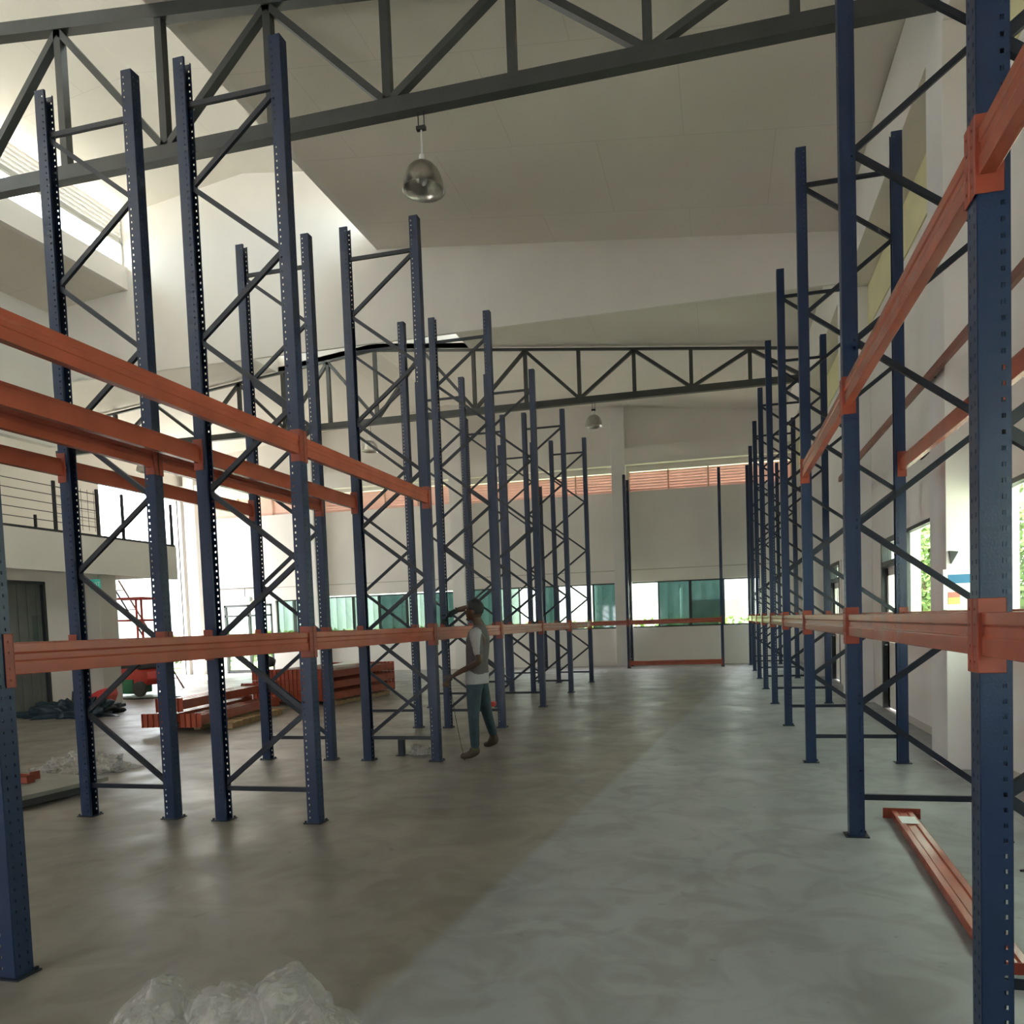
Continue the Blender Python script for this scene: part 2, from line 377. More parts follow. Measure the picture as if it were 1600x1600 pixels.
# monitor roof, eaves lengthened to keep direct sun off the cross wall
zt = 10.12
mb = MB()
for xa, xb, za, zb in ((X1 + .8, -8.98, zt - .1, 10.5), (X2 - .8, -8.98, zt - .1, 10.5)):
    for y0, y1 in ((YN, 18.3),):
        vs = [(xa, y0, za), (xb, y0, zb), (xb, y1, zb), (xa, y1, za), (xa, y0, za + .14), (xb, y0, zb + .14), (xb, y1, zb + .14), (xa, y1, za + .14)]
        mb.add(vs, [(0, 3, 2, 1), (4, 5, 6, 7), (0, 1, 5, 4), (1, 2, 6, 5), (2, 3, 7, 6), (3, 0, 4, 7)])
struct(mb.build('ceiling_monitor', M['ceiling']), 'raised skylight roof ceiling')
n_tr = 15
for nm, x, sgn in (('monitor kerb', X1, 1), ('monitor kerb', X2, -1)):
    mb = MB(); xa, xb = sorted((x - sgn * .012, x + sgn * .12)); mb.box(xa, xb, YN, 18.2, zr(x) - .012, 9.08)
    struct(mb.build('trim_%d' % n_tr, M['wall']), 'white upstand below the roof skylight'); n_tr += 1
# skylight strips: glass, posts and louvres
wi = 1
for x, sgn in ((X1 + .08, 1), (X2 - .08, -1)):
    for y0, y1 in ((YN, 13.0), (13.06, 18.2)):
        w = empty('window_%d' % wi, (x, (y0 + y1) / 2, 9.08)); wi += 1; struct(w, 'roof skylight strip with grey louvres above')
        cy = (y0 + y1) / 2
        MB().box(-.01, .01, y0 - cy, y1 - cy, 0, .46).build('pane', M['clear'], w)
        mb = MB(); n = int((y1 - y0) / 1.75)
        for i in range(n + 1):
            yy = y0 - cy + .03 + (y1 - y0 - .06) * i / n; mb.box(-.03, .03, yy - .025, yy + .025, 0, 1.06)
        mb.box(-.03, .03, y0 - cy, y1 - cy, .44, .48)
        mb.build('window_frame', M['greyslat'], w)
        mb = MB()
        for j in range(6):
            z = .53 + j * .09
            mb.prism([(-.03, -.044), (-.025, -.048), (.03, .044), (.025, .048)], (0, y0 - cy, z), (0, y1 - cy, z), (-sgn, 0, 0), (0, 0, 1))
        mb.build('louvre', M['greyslat'], w)
# wall across the hall at mid depth and the skylight end wall further on
def gable(y0, y1, pts): # pts polygon in x,z
    mb = MB(); mb.prism(pts, (0, y0, 0), (0, y1, 0), (1, 0, 0), (0, 0, 1)); return mb
pts = [(XL, 6.93), (XW, 6.93), (XW, zr(XW) + .05), (X1 + .12, zr(X1) + .1), (X1 + .12, zt), (-8.98, 10.5), (X2 - .12, zt), (X2 - .12, zr(X2) + .1), (XL, zr(XL))]
struct(gable(13.0, 13.06, pts).build('wall_cross', M['wall']), 'white wall hanging across the hall below the skylight')
pts = [(X2 - .12, zr(X2)), (XC, zr(XC)), (X1 + .12, zr(X1)), (X1 + .12, zt), (-8.98, 10.5), (X2 - .12, zt)]
struct(gable(18.2, 18.34, pts).build('wall_skylight', M['wall']), 'white end wall of the far skylight')
# left bulkhead above the mezzanine, mezzanine slab with parapet, room below
struct(MB().box(-14.0, -13.8, YN, 13.0, 5.6, 8.6).build('wall_bulkhead', M['wall']), 'white wall hanging above the balcony')
mb = MB(); mb.box(XL, -13.32, YN, 15.63, 2.95, 3.60); mb.box(-13.32, -13.2, YN, 15.63, 2.88, 3.68)
struct(mb.build('floor_mezzanine', M['wall']), 'cream balcony slab')
mb = MB(); wall_openings(mb, 'x', -14.15, -14.0, YN, 13.42, 0, 2.95, [(11.55, 12.68, 0, 2.72)]); mb.box(XL, -14.0, 13.42, 13.55, 0, 2.95)
struct(mb.build('wall_room', M['wall']), 'cream wall below the balcony')
struct(bevel(MB().box(-13.78, -13.3, 13.33, 13.82, 0, 2.95).build('trim_20', M['grey_wall'])), 'square pillar below the balcony')

# shutter door below the balcony
d = empty('door_1', (-14.08, 12.1, 0)); struct(d, 'dark grey steel door below the balcony')
mb = MB()
for i in range(10): mb.box(-.03, .0 + (.012 if i % 2 else 0), -.52 + i * .104, -.52 + (i + 1) * .104, 0.02, 2.66)
mb.build('door_leaf', M['shutter'], d)
mb = MB().box(-.07, .09, -.57, -.50, 0, 2.72); mb.box(-.07, .09, .52, .58, 0, 2.72); mb.box(-.07, .09, -.57, .58, 2.66, 2.72)
mb.build('door_frame', M['frame'], d)
MB().box(.0, .022, .28, .47, 1.15, 2.0).build('vision_panel', M['clear'], d)

# windows of the right wall
for k, (a, b) in enumerate(WIN_R):
    w = empty('window_%d' % wi, (XW + .035, (a + b) / 2, 1.30)); wi += 1; struct(w, 'dark framed window in the right wall')
    h = (b - a) / 2; mb = MB()
    for y in (-h, h): mb.box(-.03, .03, y - (.03 if y > 0 else 0), y + (.03 if y < 0 else 0), 0, 1.28)
    n = 2 if b - a < 3 else 3
    for i in range(1, n): mb.box(-.03, .03, -h + 2 * h * i / n - .02, -h + 2 * h * i / n + .02, 0, 1.28)
    mb.box(-.03, .03, -h, h, 0, .035); mb.box(-.04, .04, -h, h, 1.235, 1.28)
    mb.build('window_frame', M['frame'], w)
    for i in range(n): MB().box(-.006, .006, -h + 2 * h * i / n + .02, -h + 2 * h * (i + 1) / n - .02, .035, 1.235).build('pane', M['greenglass'], w)
for k, (a, b) in enumerate(DOOR_R):
    d = empty('door_%d' % (2 + k), (XW + .08, (a + b) / 2, 0)); struct(d, 'dark framed door in the right wall')
    h = (b - a) / 2
    mb = MB().box(-.09, .05, -h, -h + .07, 0, 2.58); mb.box(-.09, .05, h - .07, h, 0, 2.58); mb.box(-.09, .05, -h, h, 2.50, 2.58); mb.box(-.09, .05, -h, h, 2.16, 2.24)
    mb.build('door_frame', M['frame'], d)
    MB().box(-.005, .005, -h + .07, h - .07, 2.24, 2.50).build('pane', M['greenglass'], d)
    leaf = MB().box(-.02, .02, -h + .08, -h + .19, .02, 2.15); leaf.box(-.02, .02, h - .19, h - .08, .02, 2.15); leaf.box(-.02, .02, -h + .08, h - .08, .02, 1.02); leaf.box(-.02, .02, -h + .08, h - .08, 2.03, 2.15)
    lo = leaf.build('door_leaf', M['wall'], d)
    MB().box(-.004, .004, -h + .19, h - .19, 1.02, 2.03).build('pane', M['greenglass'], lo)
    MB().tube([(-.03, h - .14, .98), (-.07, h - .14, .98), (-.07, h - .26, .98)], .009).build('door_handle', M['bolt'], lo)

# windows of the back wall: sliding panes, some slid open
def back_window(x0, x1, z0, z1, panes):
    global wi
    w = empty('window_%d' % wi, (x0, YB + .1, z0)); wi += 1; struct(w, 'long sliding window in the back wall')
    H = z1 - z0; mb = MB(); mb.box(0, x1 - x0, -.03, .03, 0, .045); mb.box(0, x1 - x0, -.03, .03, H - .04, H)
    for a, b, kind in panes:
        a -= x0; b -= x0
        if kind == 'o': continue
        t = .045
        mb.box(a, a + t, -.025, .025, 0, H); mb.box(b - t, b, -.025, .025, 0, H)
        MB().box(a + t, b - t, -.005, .005, .03, H - .03).build('pane', M['teal'] if kind == 't' else M['pale'], w)
    mb.build('window_frame', M['frame'], w)
back_window(-2.80, 1.20, 1.22, 2.70, [(-2.80, -2.0, 'o'), (-1.98, -.95, 't'), (-.95, .12, 't'), (.13, 1.2, 'o')])
back_window(-8.35, -3.30, 1.22, 2.70, [(-8.35, -7.4, 't'), (-7.4, -6.6, 'c'), (-6.58, -5.97, 'o'), (-5.95, -5.25, 't'), (-5.2, -4.15, 'o'), (-4.12, -3.30, 't')])
back_window(-13.85, -8.85, 1.22, 2.66, [(-13.85, -12.75, 'c'), (-12.75, -11.75, 'c'), (-11.75, -10.7, 't'), (-10.70, -9.7, 'c'), (-9.70, -8.85, 't')])
back_window(-15.8, -14.35, 1.22, 2.62, [(-15.8, -15.1, 'c'), (-15.08, -14.35, 'c')])
for x0, x1, z0, z1 in BLOU:
    w = empty('window_%d' % wi, ((x0 + x1) / 2, YB + .1, z0)); wi += 1; struct(w, 'salmon coloured louvres high on the back wall')
    h = (x1 - x0) / 2; mb = MB(); n = 7
    for j in range(n):
        z = .045 + j * (z1 - z0 - .02) / n
        p = (z1 - z0 - .02) / n * .485
        mb.prism([(.024, -p), (.018, -p - .004), (-.024, p), (-.018, p + .004)], (-h, 0, z), (h, 0, z), (0, 1, 0), (0, 0, 1))
    mb.build('louvre', M['slat'], w)
    mb = MB()
    m = max(2, round(2 * h / 1.33))
    for i in range(m + 1): mb.box(-h + 2 * h * i / m - .02, -h + 2 * h * i / m + .02, -.06, .02, 0, z1 - z0)
    mb.build('window_frame', M['slat'], w)
# glazed door in the back wall
d = empty('door_5', (-16.95, YB + .08, 0)); struct(d, 'dark framed glazed double door in the back wall')
mb = MB()
for x in (-1.0, -.02, .92): mb.box(x, x + .07, -.08, .04, 0, 2.52)
mb.box(-1, 1, -.08, .04, 2.44, 2.52); mb.box(-1, 1, -.08, .04, 2.08, 2.15); mb.box(-1, 1, -.06, .04, 0, .12)
mb.build('door_frame', M['frame'], d)
for a, b in ((-.93, -.02), (.05, .92)): MB().box(a, b, -.005, .005, .12, 2.08).build('pane', M['clear'], d)

# ================================================================== RACKING
# fitted from the photograph
ROW_R = [0.079 + 2.5154 * i for i in range(10)]; XR = .8515; WR = .858; HR = 6.0
ROW_L = [0.0896 + 2.4715 * i for i in range(9)]; XB = -3.1255; WL = .8225; XA = XB - WL - .4737; HL = 5.9

def upright_mesh(name, H, s):
    """C shaped perforated post; web at local x = -s*.047, open towards +s"""
    mb = MB(); W2, D2, pitch, hh = .047, .042, .05, .015
    def strip(f, u0, u1, holes):
        z = 0.0; us = [u0] + [c for h in holes for c in h] + [u1]
        def q(a, b, z0, z1): mb.add([f(a, z0), f(b, z0), f(b, z1), f(a, z1)], [(0, 1, 2, 3)])
        q(u0, u1, 0, .04); z = .04
        while z + pitch < H:
            for i in range(0, len(us), 2): q(us[i], us[i + 1], z, z + hh)
            q(u0, u1, z + hh, z + pitch); z += pitch
        q(u0, u1, z, H)
    strip(lambda u, z: (-s * W2, u, z), -D2, D2, [(-.023, -.017), (.017, .023)])
    for e in (-1, 1):
        strip(lambda u, z: (s * u, e * D2, z), -W2, W2, [(.019, .031)])
        strip(lambda u, z: (s * W2, e * u, z), D2 - .014, D2, [])
    me = mb.mesh(name, M['blue'])
    o = bpy.data.objects.new('tmp', me)
    C.objects.link(o); bake(o, [('WELD', {'merge_threshold': .0001}), ('SOLIDIFY', {'thickness': .0035, 'offset': 0.0})])
    me = o.data; bpy.data.objects.remove(o); me.name = name; return me
UPR = {(H, s): upright_mesh('upright', H, s) for H in (HR, HL) for s in (1, -1)}
def footplate():
    mb = MB().box(-.075, .075, -.06, .06, 0, .008)
    for x, y in ((-.062, -.045), (.062, .045)): mb.lathe([(0, .022), (.009, .022), (.009, .008)], (x, y, 0), 8)
    return mb.mesh('footplate', M['brace'])
FOOT = footplate()
SECT = [(-.02, -.014), (.02, -.014), (.02, .014), (-.02, .014)]
def brace_mesh(a, b):
    # small lipped channel as solid bar with returned lip
    mb = MB(); a = Vector(a); b = Vector(b); d = (b - a).normalized(); up = Vector((0, 1, 0)).cross(d)
    mb.prism([(-.013, -.019), (.013, -.019), (.013, .019), (-.013, .019)], a, b, (0, 1, 0), up); 
    for p in (a, b): mb.prism([(-.02 * math.cos(t * PI / 4) * .3, .02 * math.sin(t * PI / 4) * .3) for t in range(8)], p - Vector((0, .018, 0)), p + Vector((0, .018, 0)), (1, 0, 0), (0, 0, 1))
    return mb.mesh('brace', M['brace'])
def make_frame(width, H, start):
    """frame in local x (0 = left upright, width = right upright). start=+1: bottom diagonal starts at right post"""
    r = empty('pallet_rack')
    for x, s in ((0, 1), (width, -1)):
        o = bpy.data.objects.new('upright', UPR[(H, s)]); C.objects.link(o); o.parent = r; o.location.x = x
        o = bpy.data.objects.new('footplate', FOOT); C.objects.link(o); o.parent = r; o.location.x = x
    k = H / 5.93; xi, xo = .03, width - .03
    zs = [(.29 + .5855 * i) * k for i in range(10)]
    for za in ((zs[0] - .03), (zs[9] + .03)):
        o = bpy.data.objects.new('brace', brace_mesh((xi, 0, za), (xo, 0, za))); C.objects.link(o); o.parent = r
    for i in range(9):
        right = (i % 2 == 0) == (start > 0)
        a = (xo if right else xi, 0, zs[i]); b = (xi if right else xo, 0, zs[i + 1])
        o = bpy.data.objects.new('brace', brace_mesh(a, b)); C.objects.link(o); o.parent = r
    return r
fR = make_frame(WR, HR, 1); fB = make_frame(WL, HL, -1); fA = make_frame(WL, HL, 1)
def frames(proto, x, ys, labels, group):
    for i, (y, lb) in enumerate(zip(ys, labels)):
        o = proto if i == 0 else copy_tree(proto); o.location = (x, y, 0); tag(o, lb, 'pallet rack', group)
ws = ['half out of view beside the camera', 'biggest and nearest, cut by the top of the photo']
lab = ['blue frame of the right row, nearest of all, out of view beside the camera',
       'blue braced frame of the right row, thick upright cut by top and bottom of photo',
       'blue braced frame of the right row, second in view, beside the beam on the floor']
lab += ['blue braced frame, %s from the front in the right row' % ORD[i] for i in range(3, 9)]
lab += ['blue braced frame at the far end of the right row, nearest the back wall']
frames(fR, XR, ROW_R, lab, 'blue frames of the right row')
lab = ['blue braced frame at left edge of photo, only its dotted aisle upright in view',
       'tallest looking blue frame of the left row, aisle side, standing next to the aisle',
       'blue frame of the left aisle row, third from the front, left of the worker',
       'blue frame of the left aisle row standing directly behind the worker']
lab += ['blue braced frame, %s from the front in the left aisle row' % ORD[i] for i in (5, 6)]
lab += ['blue braced frame at far end of the left aisle row, farthest of its row']
frames(fB, XB - WL, ROW_L[1:8], lab, 'blue frames of the left aisle row')
lab = ['blue frame of the left outer row, out of view beyond the left edge',
       'leftmost tall blue frame fully in view, in the left outer row']
lab += ['blue braced frame, %s from the front in the outer left row' % ORD[i] for i in (3, 4, 5, 6)]
lab += ['blue braced frame at far end of the outer left row, farthest of its row']
frames(fA, XA - WL, ROW_L[1:8], lab, 'blue frames of the outer left row')
# rack by the back wall, turned so that its beams face the viewer
YF = 22.2
far = []
for i, x in enumerate((0.02, -2.80, -5.62)):
    o = copy_tree(fA, (x, YF, 0)); o.rotation_euler = (0, 0, PI / 2); far.append(o)
    tag(o, ['blue frame seen edge on by the back wall, right end of the low orange beam', 'blue frame seen edge on by the back wall, beside the white column',
            'blue frame seen edge on by the back wall, hidden among the left row'][i], 'pallet rack', 'blue frames by the back wall')

# beams: step profiled bar with hooked L connectors, built along +y from y=0 to L
BEAMP = [(-.025, -.07), (.025, -.07), (.025, .045), (.012, .045), (.012, .07), (-.025, .07), (-.025, .030), (-.019, .024), (-.019, -.006), (-.025, -.012)]
def beam_proto(L, s):
    """s=+1: outer (aisle) face towards -x.  z=0 is the middle of the bar"""
    r = empty('rack_beam')
    prof = [(u * s, v) for u, v in BEAMP]
    if s < 0: prof = prof[::-1]
    g = .046
    o = MB().prism(prof, (0, g + .004, 0), (0, L - g - .004, 0), (1, 0, 0), (0, 0, 1)).build('beam_bar', M['orange'], r); bevel(o, .003, 2)
    for e, y in ((1, g), (-1, L - g)):
        mb = MB(); z0, z1 = -.125, .115
        xa, xb = sorted((-.036 * s, .048 * s)); mb.box(xa, xb, min(y, y + e * .004), max(y, y + e * .004), z0, z1)
        xa, xb = sorted((-.036 * s, -.031 * s)); mb.box(xa, xb, min(y, y - e * .042), max(y, y - e * .042), z0, z1)
        for zz in (-.09, -.04, .03, .08):
            x = -.0365 * s; yy = y - e * .022
            mb.tube([(x, yy, zz), (x - .004 * s, yy, zz)], .006, 8)
        c = mb.build('beam_connector', M['orange_dark'], r); bevel(c, .002, 1)
    return r
PR = beam_proto(2.5154, 1); PR2 = beam_proto(2.5154, -1); PL = beam_proto(2.4715, -1); PL2 = beam_proto(2.4715, 1); PF = beam_proto(2.82, 1)
used = set()
def put_beam(proto, x, y, z, label, group, rz=0):
    o = copy_tree(proto) if proto.name in used else proto
    used.add(proto.name); o.location = (x, y, z); o.rotation_euler = (0, 0, rz); tag(o, label, 'rack beam', group)
ZLO, ZHI = 1.415, 2.905
def span(i): return 'from %s to %s frame' % (ORD[i], ORD[i + 1]) if i > 0 else 'nearest, beside the camera'
off = .0195
for i in range(0, 9):
    put_beam(PR, XR - off, ROW_R[i], ZLO, 'orange eye-level beam, right row aisle side, %s' % span(i), 'eye-level beams, right row aisle side')
for i in range(1, 9):
    put_beam(PR2, XR + WR + off, ROW_R[i], ZLO, 'orange eye-level beam, right row wall side, %s' % span(i), 'eye-level beams, right row wall side')
for i in range(0, 3):
    put_beam(PR, XR - off, ROW_R[i], ZHI, 'orange high beam, right row aisle side, %s' % span(i), 'high beams of the right row')
for i in range(1, 3):
    put_beam(PR2, XR + WR + off, ROW_R[i], ZHI, 'orange high beam, right row wall side, %s' % span(i), 'high beams of the right row')
for i in range(1, 7):
    for nm, x, p in (('left aisle row, aisle side', XB + off, PL), ('left aisle row, inner side', XB - WL - off, PL2),
                     ('outer left row, inner side', XA + off, PL), ('outer left row, far side', XA - WL - off, PL2)):
        put_beam(p, x, ROW_L[i], ZLO, 'orange eye-level beam, %s, %s' % (nm, span(i)), 'eye-level beams, ' + nm)
        if i < 3: put_beam(p, x, ROW_L[i], ZHI, 'orange high beam, %s, %s' % (nm, span(i)), 'high beams of the left rows')
# beams of the rack by the back wall (run along x)
put_beam(PF, .02, YF - off, .155, 'orange beam close to the floor by the back wall', 'back wall rack beams', PI / 2)
put_beam(PF, .02, YF - off, ZLO - .01, 'thin looking orange beam crossing in front of the back windows', 'back wall rack beams', PI / 2)
put_beam(PF, -2.80, YF - off, ZLO - .01, 'orange beam in front of back windows, left of the white column, behind left row', 'back wall rack beams', PI / 2)

# ================================================================== ROOF TRUSSES AND LAMPS
def truss(y, label, xl=-17.0):
    zb0, zb1 = 6.92, 7.08
    t = empty('roof_truss', (0, y, 0))
    MB().box(xl, 2.03, -.06, .06, zb0, zb1).build('bottom_chord', M['truss'], t)
    mb = MB(); hh = .15 if y < 10 else .06
    ze = hh + (.005 if y < 10 else .045)
    xe = 2.03
    for a, b in ((xe, XC), (XC, xl)):
        dz = hh / 2 + (.012 if y < 10 else .05); mb.bar((a, 0, zr(a) - dz), (b, 0, zr(b) - dz), .12 if y < 10 else .06, hh)
    mb.build('top_chord', M['truss'], t)
    xs = [.80 - 1.3755 * k for k in range(14)]
    for k, x in enumerate(xs):
        if x < xl: break
        MB().box(x - .045, x + .045, -.045, .045, zb1, zr(x) - ze).build('truss_post', M['truss'], t)
    MB().box(1.93, 2.03, -.06, .06, zb1, zr(2.0) - .16).build('truss_post', M['truss'], t)
    nodes = [2.0] + xs
    top = lambda x: (x, 0, zr(x) - ze); bot = lambda x: (x, 0, zb1 - .03)
    for k in range(len(nodes) - 1):
        a, b = nodes[k], nodes[k + 1]
        if b < xl: break
        # k=0: from bottom end to top node at .80
        p, q = (bot(a), top(b)) if k % 2 == 0 else (top(a), bot(b))
        MB().bar(p, q, .075, .09, (0, 1, 0)).build('truss_diagonal', M['truss'], t)
    tag(t, label, 'roof truss')
    return t
truss(7.42, 'dark grey steel truss nearest the viewer, crossing the top of the photo', -13.8)
truss(18.1, 'dark grey steel truss farther back, crossing above the far racks', -19.2)

def lamp_proto(top):
    r = empty('high_bay_lamp')
    prof = [(.034, .285), (.075, .275), (.122, .248), (.160, .205), (.188, .148), (.206, .08), (.214, .0), (.222, -.006), (.211, -.004), (.202, .078), (.183, .144), (.155, .200), (.117, .241), (.03, .268)]
    MB().lathe(prof, (0, 0, 0), 40).build('lamp_shade', M['alu'], r, smooth=True)
    mb = MB().lathe([(.0, .36), (.032, .36), (.036, .34), (.036, .27), (.0, .27)], (0, 0, 0), 20); mb.build('lamp_cap', M['white'], r, smooth=False)
    MB().tube([(0, 0, .36), (0, 0, top - .18)], .010).build('lamp_rod', M['white'], r)
    MB().ball((0, 0, .13), (.045, .045, .085), 16, 10).build('bulb', M['paper'], r, smooth=True)
    mb = MB(); mb.tube([(-.03, 0, top - .16), (-.03, 0, top)], .006, 6); mb.tube([(.035, 0, top - .16), (.035, 0, top)], .006, 6); mb.box(-.05, .05, -.02, .02, top - .19, top - .15)
    mb.build('lamp_hanger', M['black'], r)
    return r
for i, (x, y, z, lb) in enumerate(((-2.97, 7.42, 6.11, 'large dome lamp hanging from the near truss'),
                                   (-2.99, 18.1, 6.34, 'small looking dome lamp hanging from far truss, right of the racks'),
                                   (-9.08, 18.1, 6.24, 'dome lamp hanging from far truss, seen between the left racks'),
                                   (-16.2, 18.1, 6.24, 'dome lamp at far left above the balcony end'))):
    o = lamp_proto(6.915 - z); o.location = (x, y, z); tag(o, 'spun aluminium ' + lb, 'lamp', 'dome lamps')

# ================================================================== BALCONY AND LEFT SIDE
r = empty('balcony_railing', (-13.26, 15.5, 3.68)); tag(r, 'black balcony railing with thin wires and posts at far left', 'railing')
MB().box(-.05, .05, -9.5, .12, 0, .05).build('kerb_rail', M['rail'], r)
for y in (-6.6, -4.9, -3.15, -2.1, -1.42, .08):
    MB().box(-.025, .025, y - .025, y + .025, .05, 1.05 if y > -4 else 1.15).build('rail_post', M['rail'], r)
MB().box(-.02, .02, -3.62, -3.58, .05, .30).build('rail_post', M['rail'], r)
for z in (.22, .40, .58, .76, .94):
    MB().tube([(0, -9.5, z), (0, -2.1, z)], .009, 6).build('rail_wire', M['rail'], r)
mb = MB()
for i in range(6): mb.tube([(0, -2.98 + i * .16, .12), (0, -2.98 + i * .16, 1.0)], .004, 4)
for z in (.3, .5, .7, .9): mb.tube([(0, -3.1, z + .03), (0, -2.1, z + .03)], .004, 4)
mb.build('mesh_panel', M['rail'], r)
mb = MB().box(-.26, -.0, -.0, .02, 0, .22); o = mb.build('exit_sign', M['exit'], loc=(-13.19, 13.28, 2.55))
tag(o, 'green exit sign hanging below the balcony beside the pillar', 'sign')
def text_obj(txt, size, matl, parent, loc, rot, name='lettering'):
    cu = bpy.data.curves.new('t', 'FONT'); cu.body = txt; cu.size = size; cu.extrude = .001; cu.align_x = 'CENTER'; cu.align_y = 'CENTER'
    t = bpy.data.objects.new('t', cu); C.objects.link(t)
    dg = bpy.context.evaluated_depsgraph_get(); dg.update(); me = bpy.data.meshes.new_from_object(t.evaluated_get(dg))
    bpy.data.objects.remove(t); me.materials.clear(); me.materials.append(matl)
    o = bpy.data.objects.new(name, me); C.objects.link(o); o.parent = parent; o.location = loc; o.rotation_euler = rot; return o
text_obj('EXIT', .13, M['paper'], o, (-.13, -.002, .11), (PI / 2, 0, 0))
# exit sign above the glazed back door
o = MB().box(-.2, .2, -.03, .03, 0, .18).build('exit_sign', M['exit_pale'], loc=(-17.0, 23.45, 2.62)); tag(o, 'small exit sign on a rod above the glazed back door', 'sign')
MB().tube([(0, 0, .18), (0, 0, .5)], .012, 6).build('sign_rod', M['rail'], o); MB().tube([(-1.4, 0, .5), (1.3, 0, .5)], .014, 6).build('sign_rail', M['rail'], o)

# work platform lift seen against the bright opening
t = empty('aerial_work_lift', (-14.4, 15.6, 0)); tag(t, 'red and green wheeled work lift with railed basket at far left', 'work lift')
mb = MB(); mb.prism([(-.35, .30), (-.1, .26), (.1, .30), (.33, .26), (.44, .42), (.42, .60), (.2, .64), (.05, .74), (-.35, .70)], (0, -.3, 0), (0, .5, 0), (1, 0, 0), (0, 0, 1))
bevel(mb.build('lift_body', M['red'], t), .02)
bevel(MB().box(-.46, .02, -.34, .3, .06, .42).build('battery_box', M['green'], t), .02)
bevel(MB().box(-.44, .22, -.3, .4, .66, .92).build('lift_cover', M['black'], t), .03)
for y in (-.42, .46):
    w = MB().lathe([(0, -.06), (.17, -.06), (.19, -.03), (.19, .03), (.17, .06), (0, .06)], (0, 0, 0), 24).build('wheel', M['rubber'], t, smooth=False); w.rotation_euler = (PI / 2, 0, 0); w.location = (.30, y, .19)
    h = MB().lathe([(0, -.07), (.09, -.07), (.10, -.06)], (0, 0, 0), 16).build('wheel_hub', M['bolt'], w)
mb = MB()
for x, y in ((-.42, -.3), (.38, -.3), (-.42, .4), (.38, .4)): mb.tube([(x, y, 1.36), (x, y, 2.40), (x * .96, y * .96, 2.45)], .026, 8)
for z in (2.45, 1.9):
    mb.tube([(-.42, -.3, z), (.38, -.3, z), (.38, .4, z), (-.42, .4, z), (-.42, -.3, z)], .022, 8)
mb.build('basket_rail', M['red'], t)
bevel(MB().box(-.46, .42, -.34, .44, 1.22, 1.38).build('basket_floor', M['orange_dark'], t), .02)
mb = MB(); 
for s in (-1, 1):
    mb.bar((-.3, s * .15, .9), (.25, s * .15, 1.22), .04, .05); mb.bar((.25, s * .12, .9), (-.3, s * .12, 1.22), .04, .05)
mb.build('scissor_arms', M['red'], t)
t = empty('ladder', (-14.75, 17.45, 0)); tag(t, 'long thin ladder leaning left against the bright opening', 'ladder')
dx, H = -1.95, 3.1
for s, oy in ((0, 0), (-.30, .0)):
    MB().tube([(s, oy, 0), (s + dx, oy, H)], .022, 8).build('ladder_rail', M['brace'] if s else M['pipe'], t)
for i in range(1, 11):
    f = i / 11.0; MB().tube([(dx * f, 0, H * f), (dx * f - .30, 0, H * f)], .013, 6).build('ladder_rung', M['pipe'], t)
# cables on the floor near the lift
o = MB().tube([(-14.6, 14.9, .012), (-14.1, 14.6, .012), (-13.6, 14.5, .012), (-13.2, 14.7, .012), (-12.7, 14.9, .012), (-12.2, 14.6, .012)], .02, 6).build('cable', M['black']); tag(o, 'black cable lying on the floor beside the work lift', 'cable')

# ---- simple one piece beams for stacks (bar along +y with an end plate at each side)
def stack_beam_mesh(L, h=.14):
    mb = MB(); mb.prism(BEAMP, (0, .006, 0), (0, L - .006, 0), (1, 0, 0), (0, 0, 1))
    for y in (0, L - .005):
        mb.box(-.03, .038, y, y + .005, -.105, .105); mb.box(-.034, -.03, y - .03, y + .035, -.105, .105)
    return mb.mesh('rack_beam', M['orange'])
SB = stack_beam_mesh(2.7); 
def place_stack(me, x, y, z, rz, label, group):
    o = bpy.data.objects.new('rack_beam', me); C.objects.link(o); o.location = (x, y, z); o.rotation_euler = (0, 0, rz); tag(o, label, 'rack beam', group); return o
# low stack on a pallet
a1 = math.radians(10); ca, sa = math.cos(a1), math.sin(a1)
P0 = Vector((-8.62, 9.25, 0))
def P1(u, v): return (P0.x + u * ca - v * sa, P0.y + u * sa + v * ca)
t = empty('pallet', (P0.x, P0.y, 0)); t.rotation_euler = (0, 0, a1); tag(t, 'low timber pallet under the low stack of orange beams', 'pallet')
for u in (.1, .62, 1.14): MB().box(u - .05, u + .05, .45, 2.3, 0, .085).build('pallet_bearer', M['pallet'], t)
for v in [.45 + .22 * k for k in range(9)]: MB().box(.02, 1.24, v, v + .11, .085, .105).build('pallet_plank', M['pallet'], t)
for i in range(5):
    x, y = P1(.07 + i * .085, 0); place_stack(SB, x, y, .215, a1, 'orange beam, %s from left in bottom left layer of the low stack' % ORD[i + 1], 'low stack, bottom left layer')
for i in range(5):
    x, y = P1(.24 + i * .085, .1); place_stack(SB, x, y, .43, a1, 'orange beam, %s from left in upper layer of the low stack' % ORD[i + 1], 'low stack, upper layer')
for i in range(4):
    x, y = P1(.72 + i * .085, -.12); place_stack(SB, x, y, .215, a1, 'orange beam, %s from left in the right hand group of the low stack' % ORD[i + 1], 'low stack, right group')
o = MB().box(.50, .68, .15, 2.5, .107, .122).build('cardboard_sheet', M['board'], loc=(P0.x, P0.y, .0)); o.rotation_euler = (0, 0, a1); tag(o, 'brown sheet lying between the beams of the low stack', 'sheet')
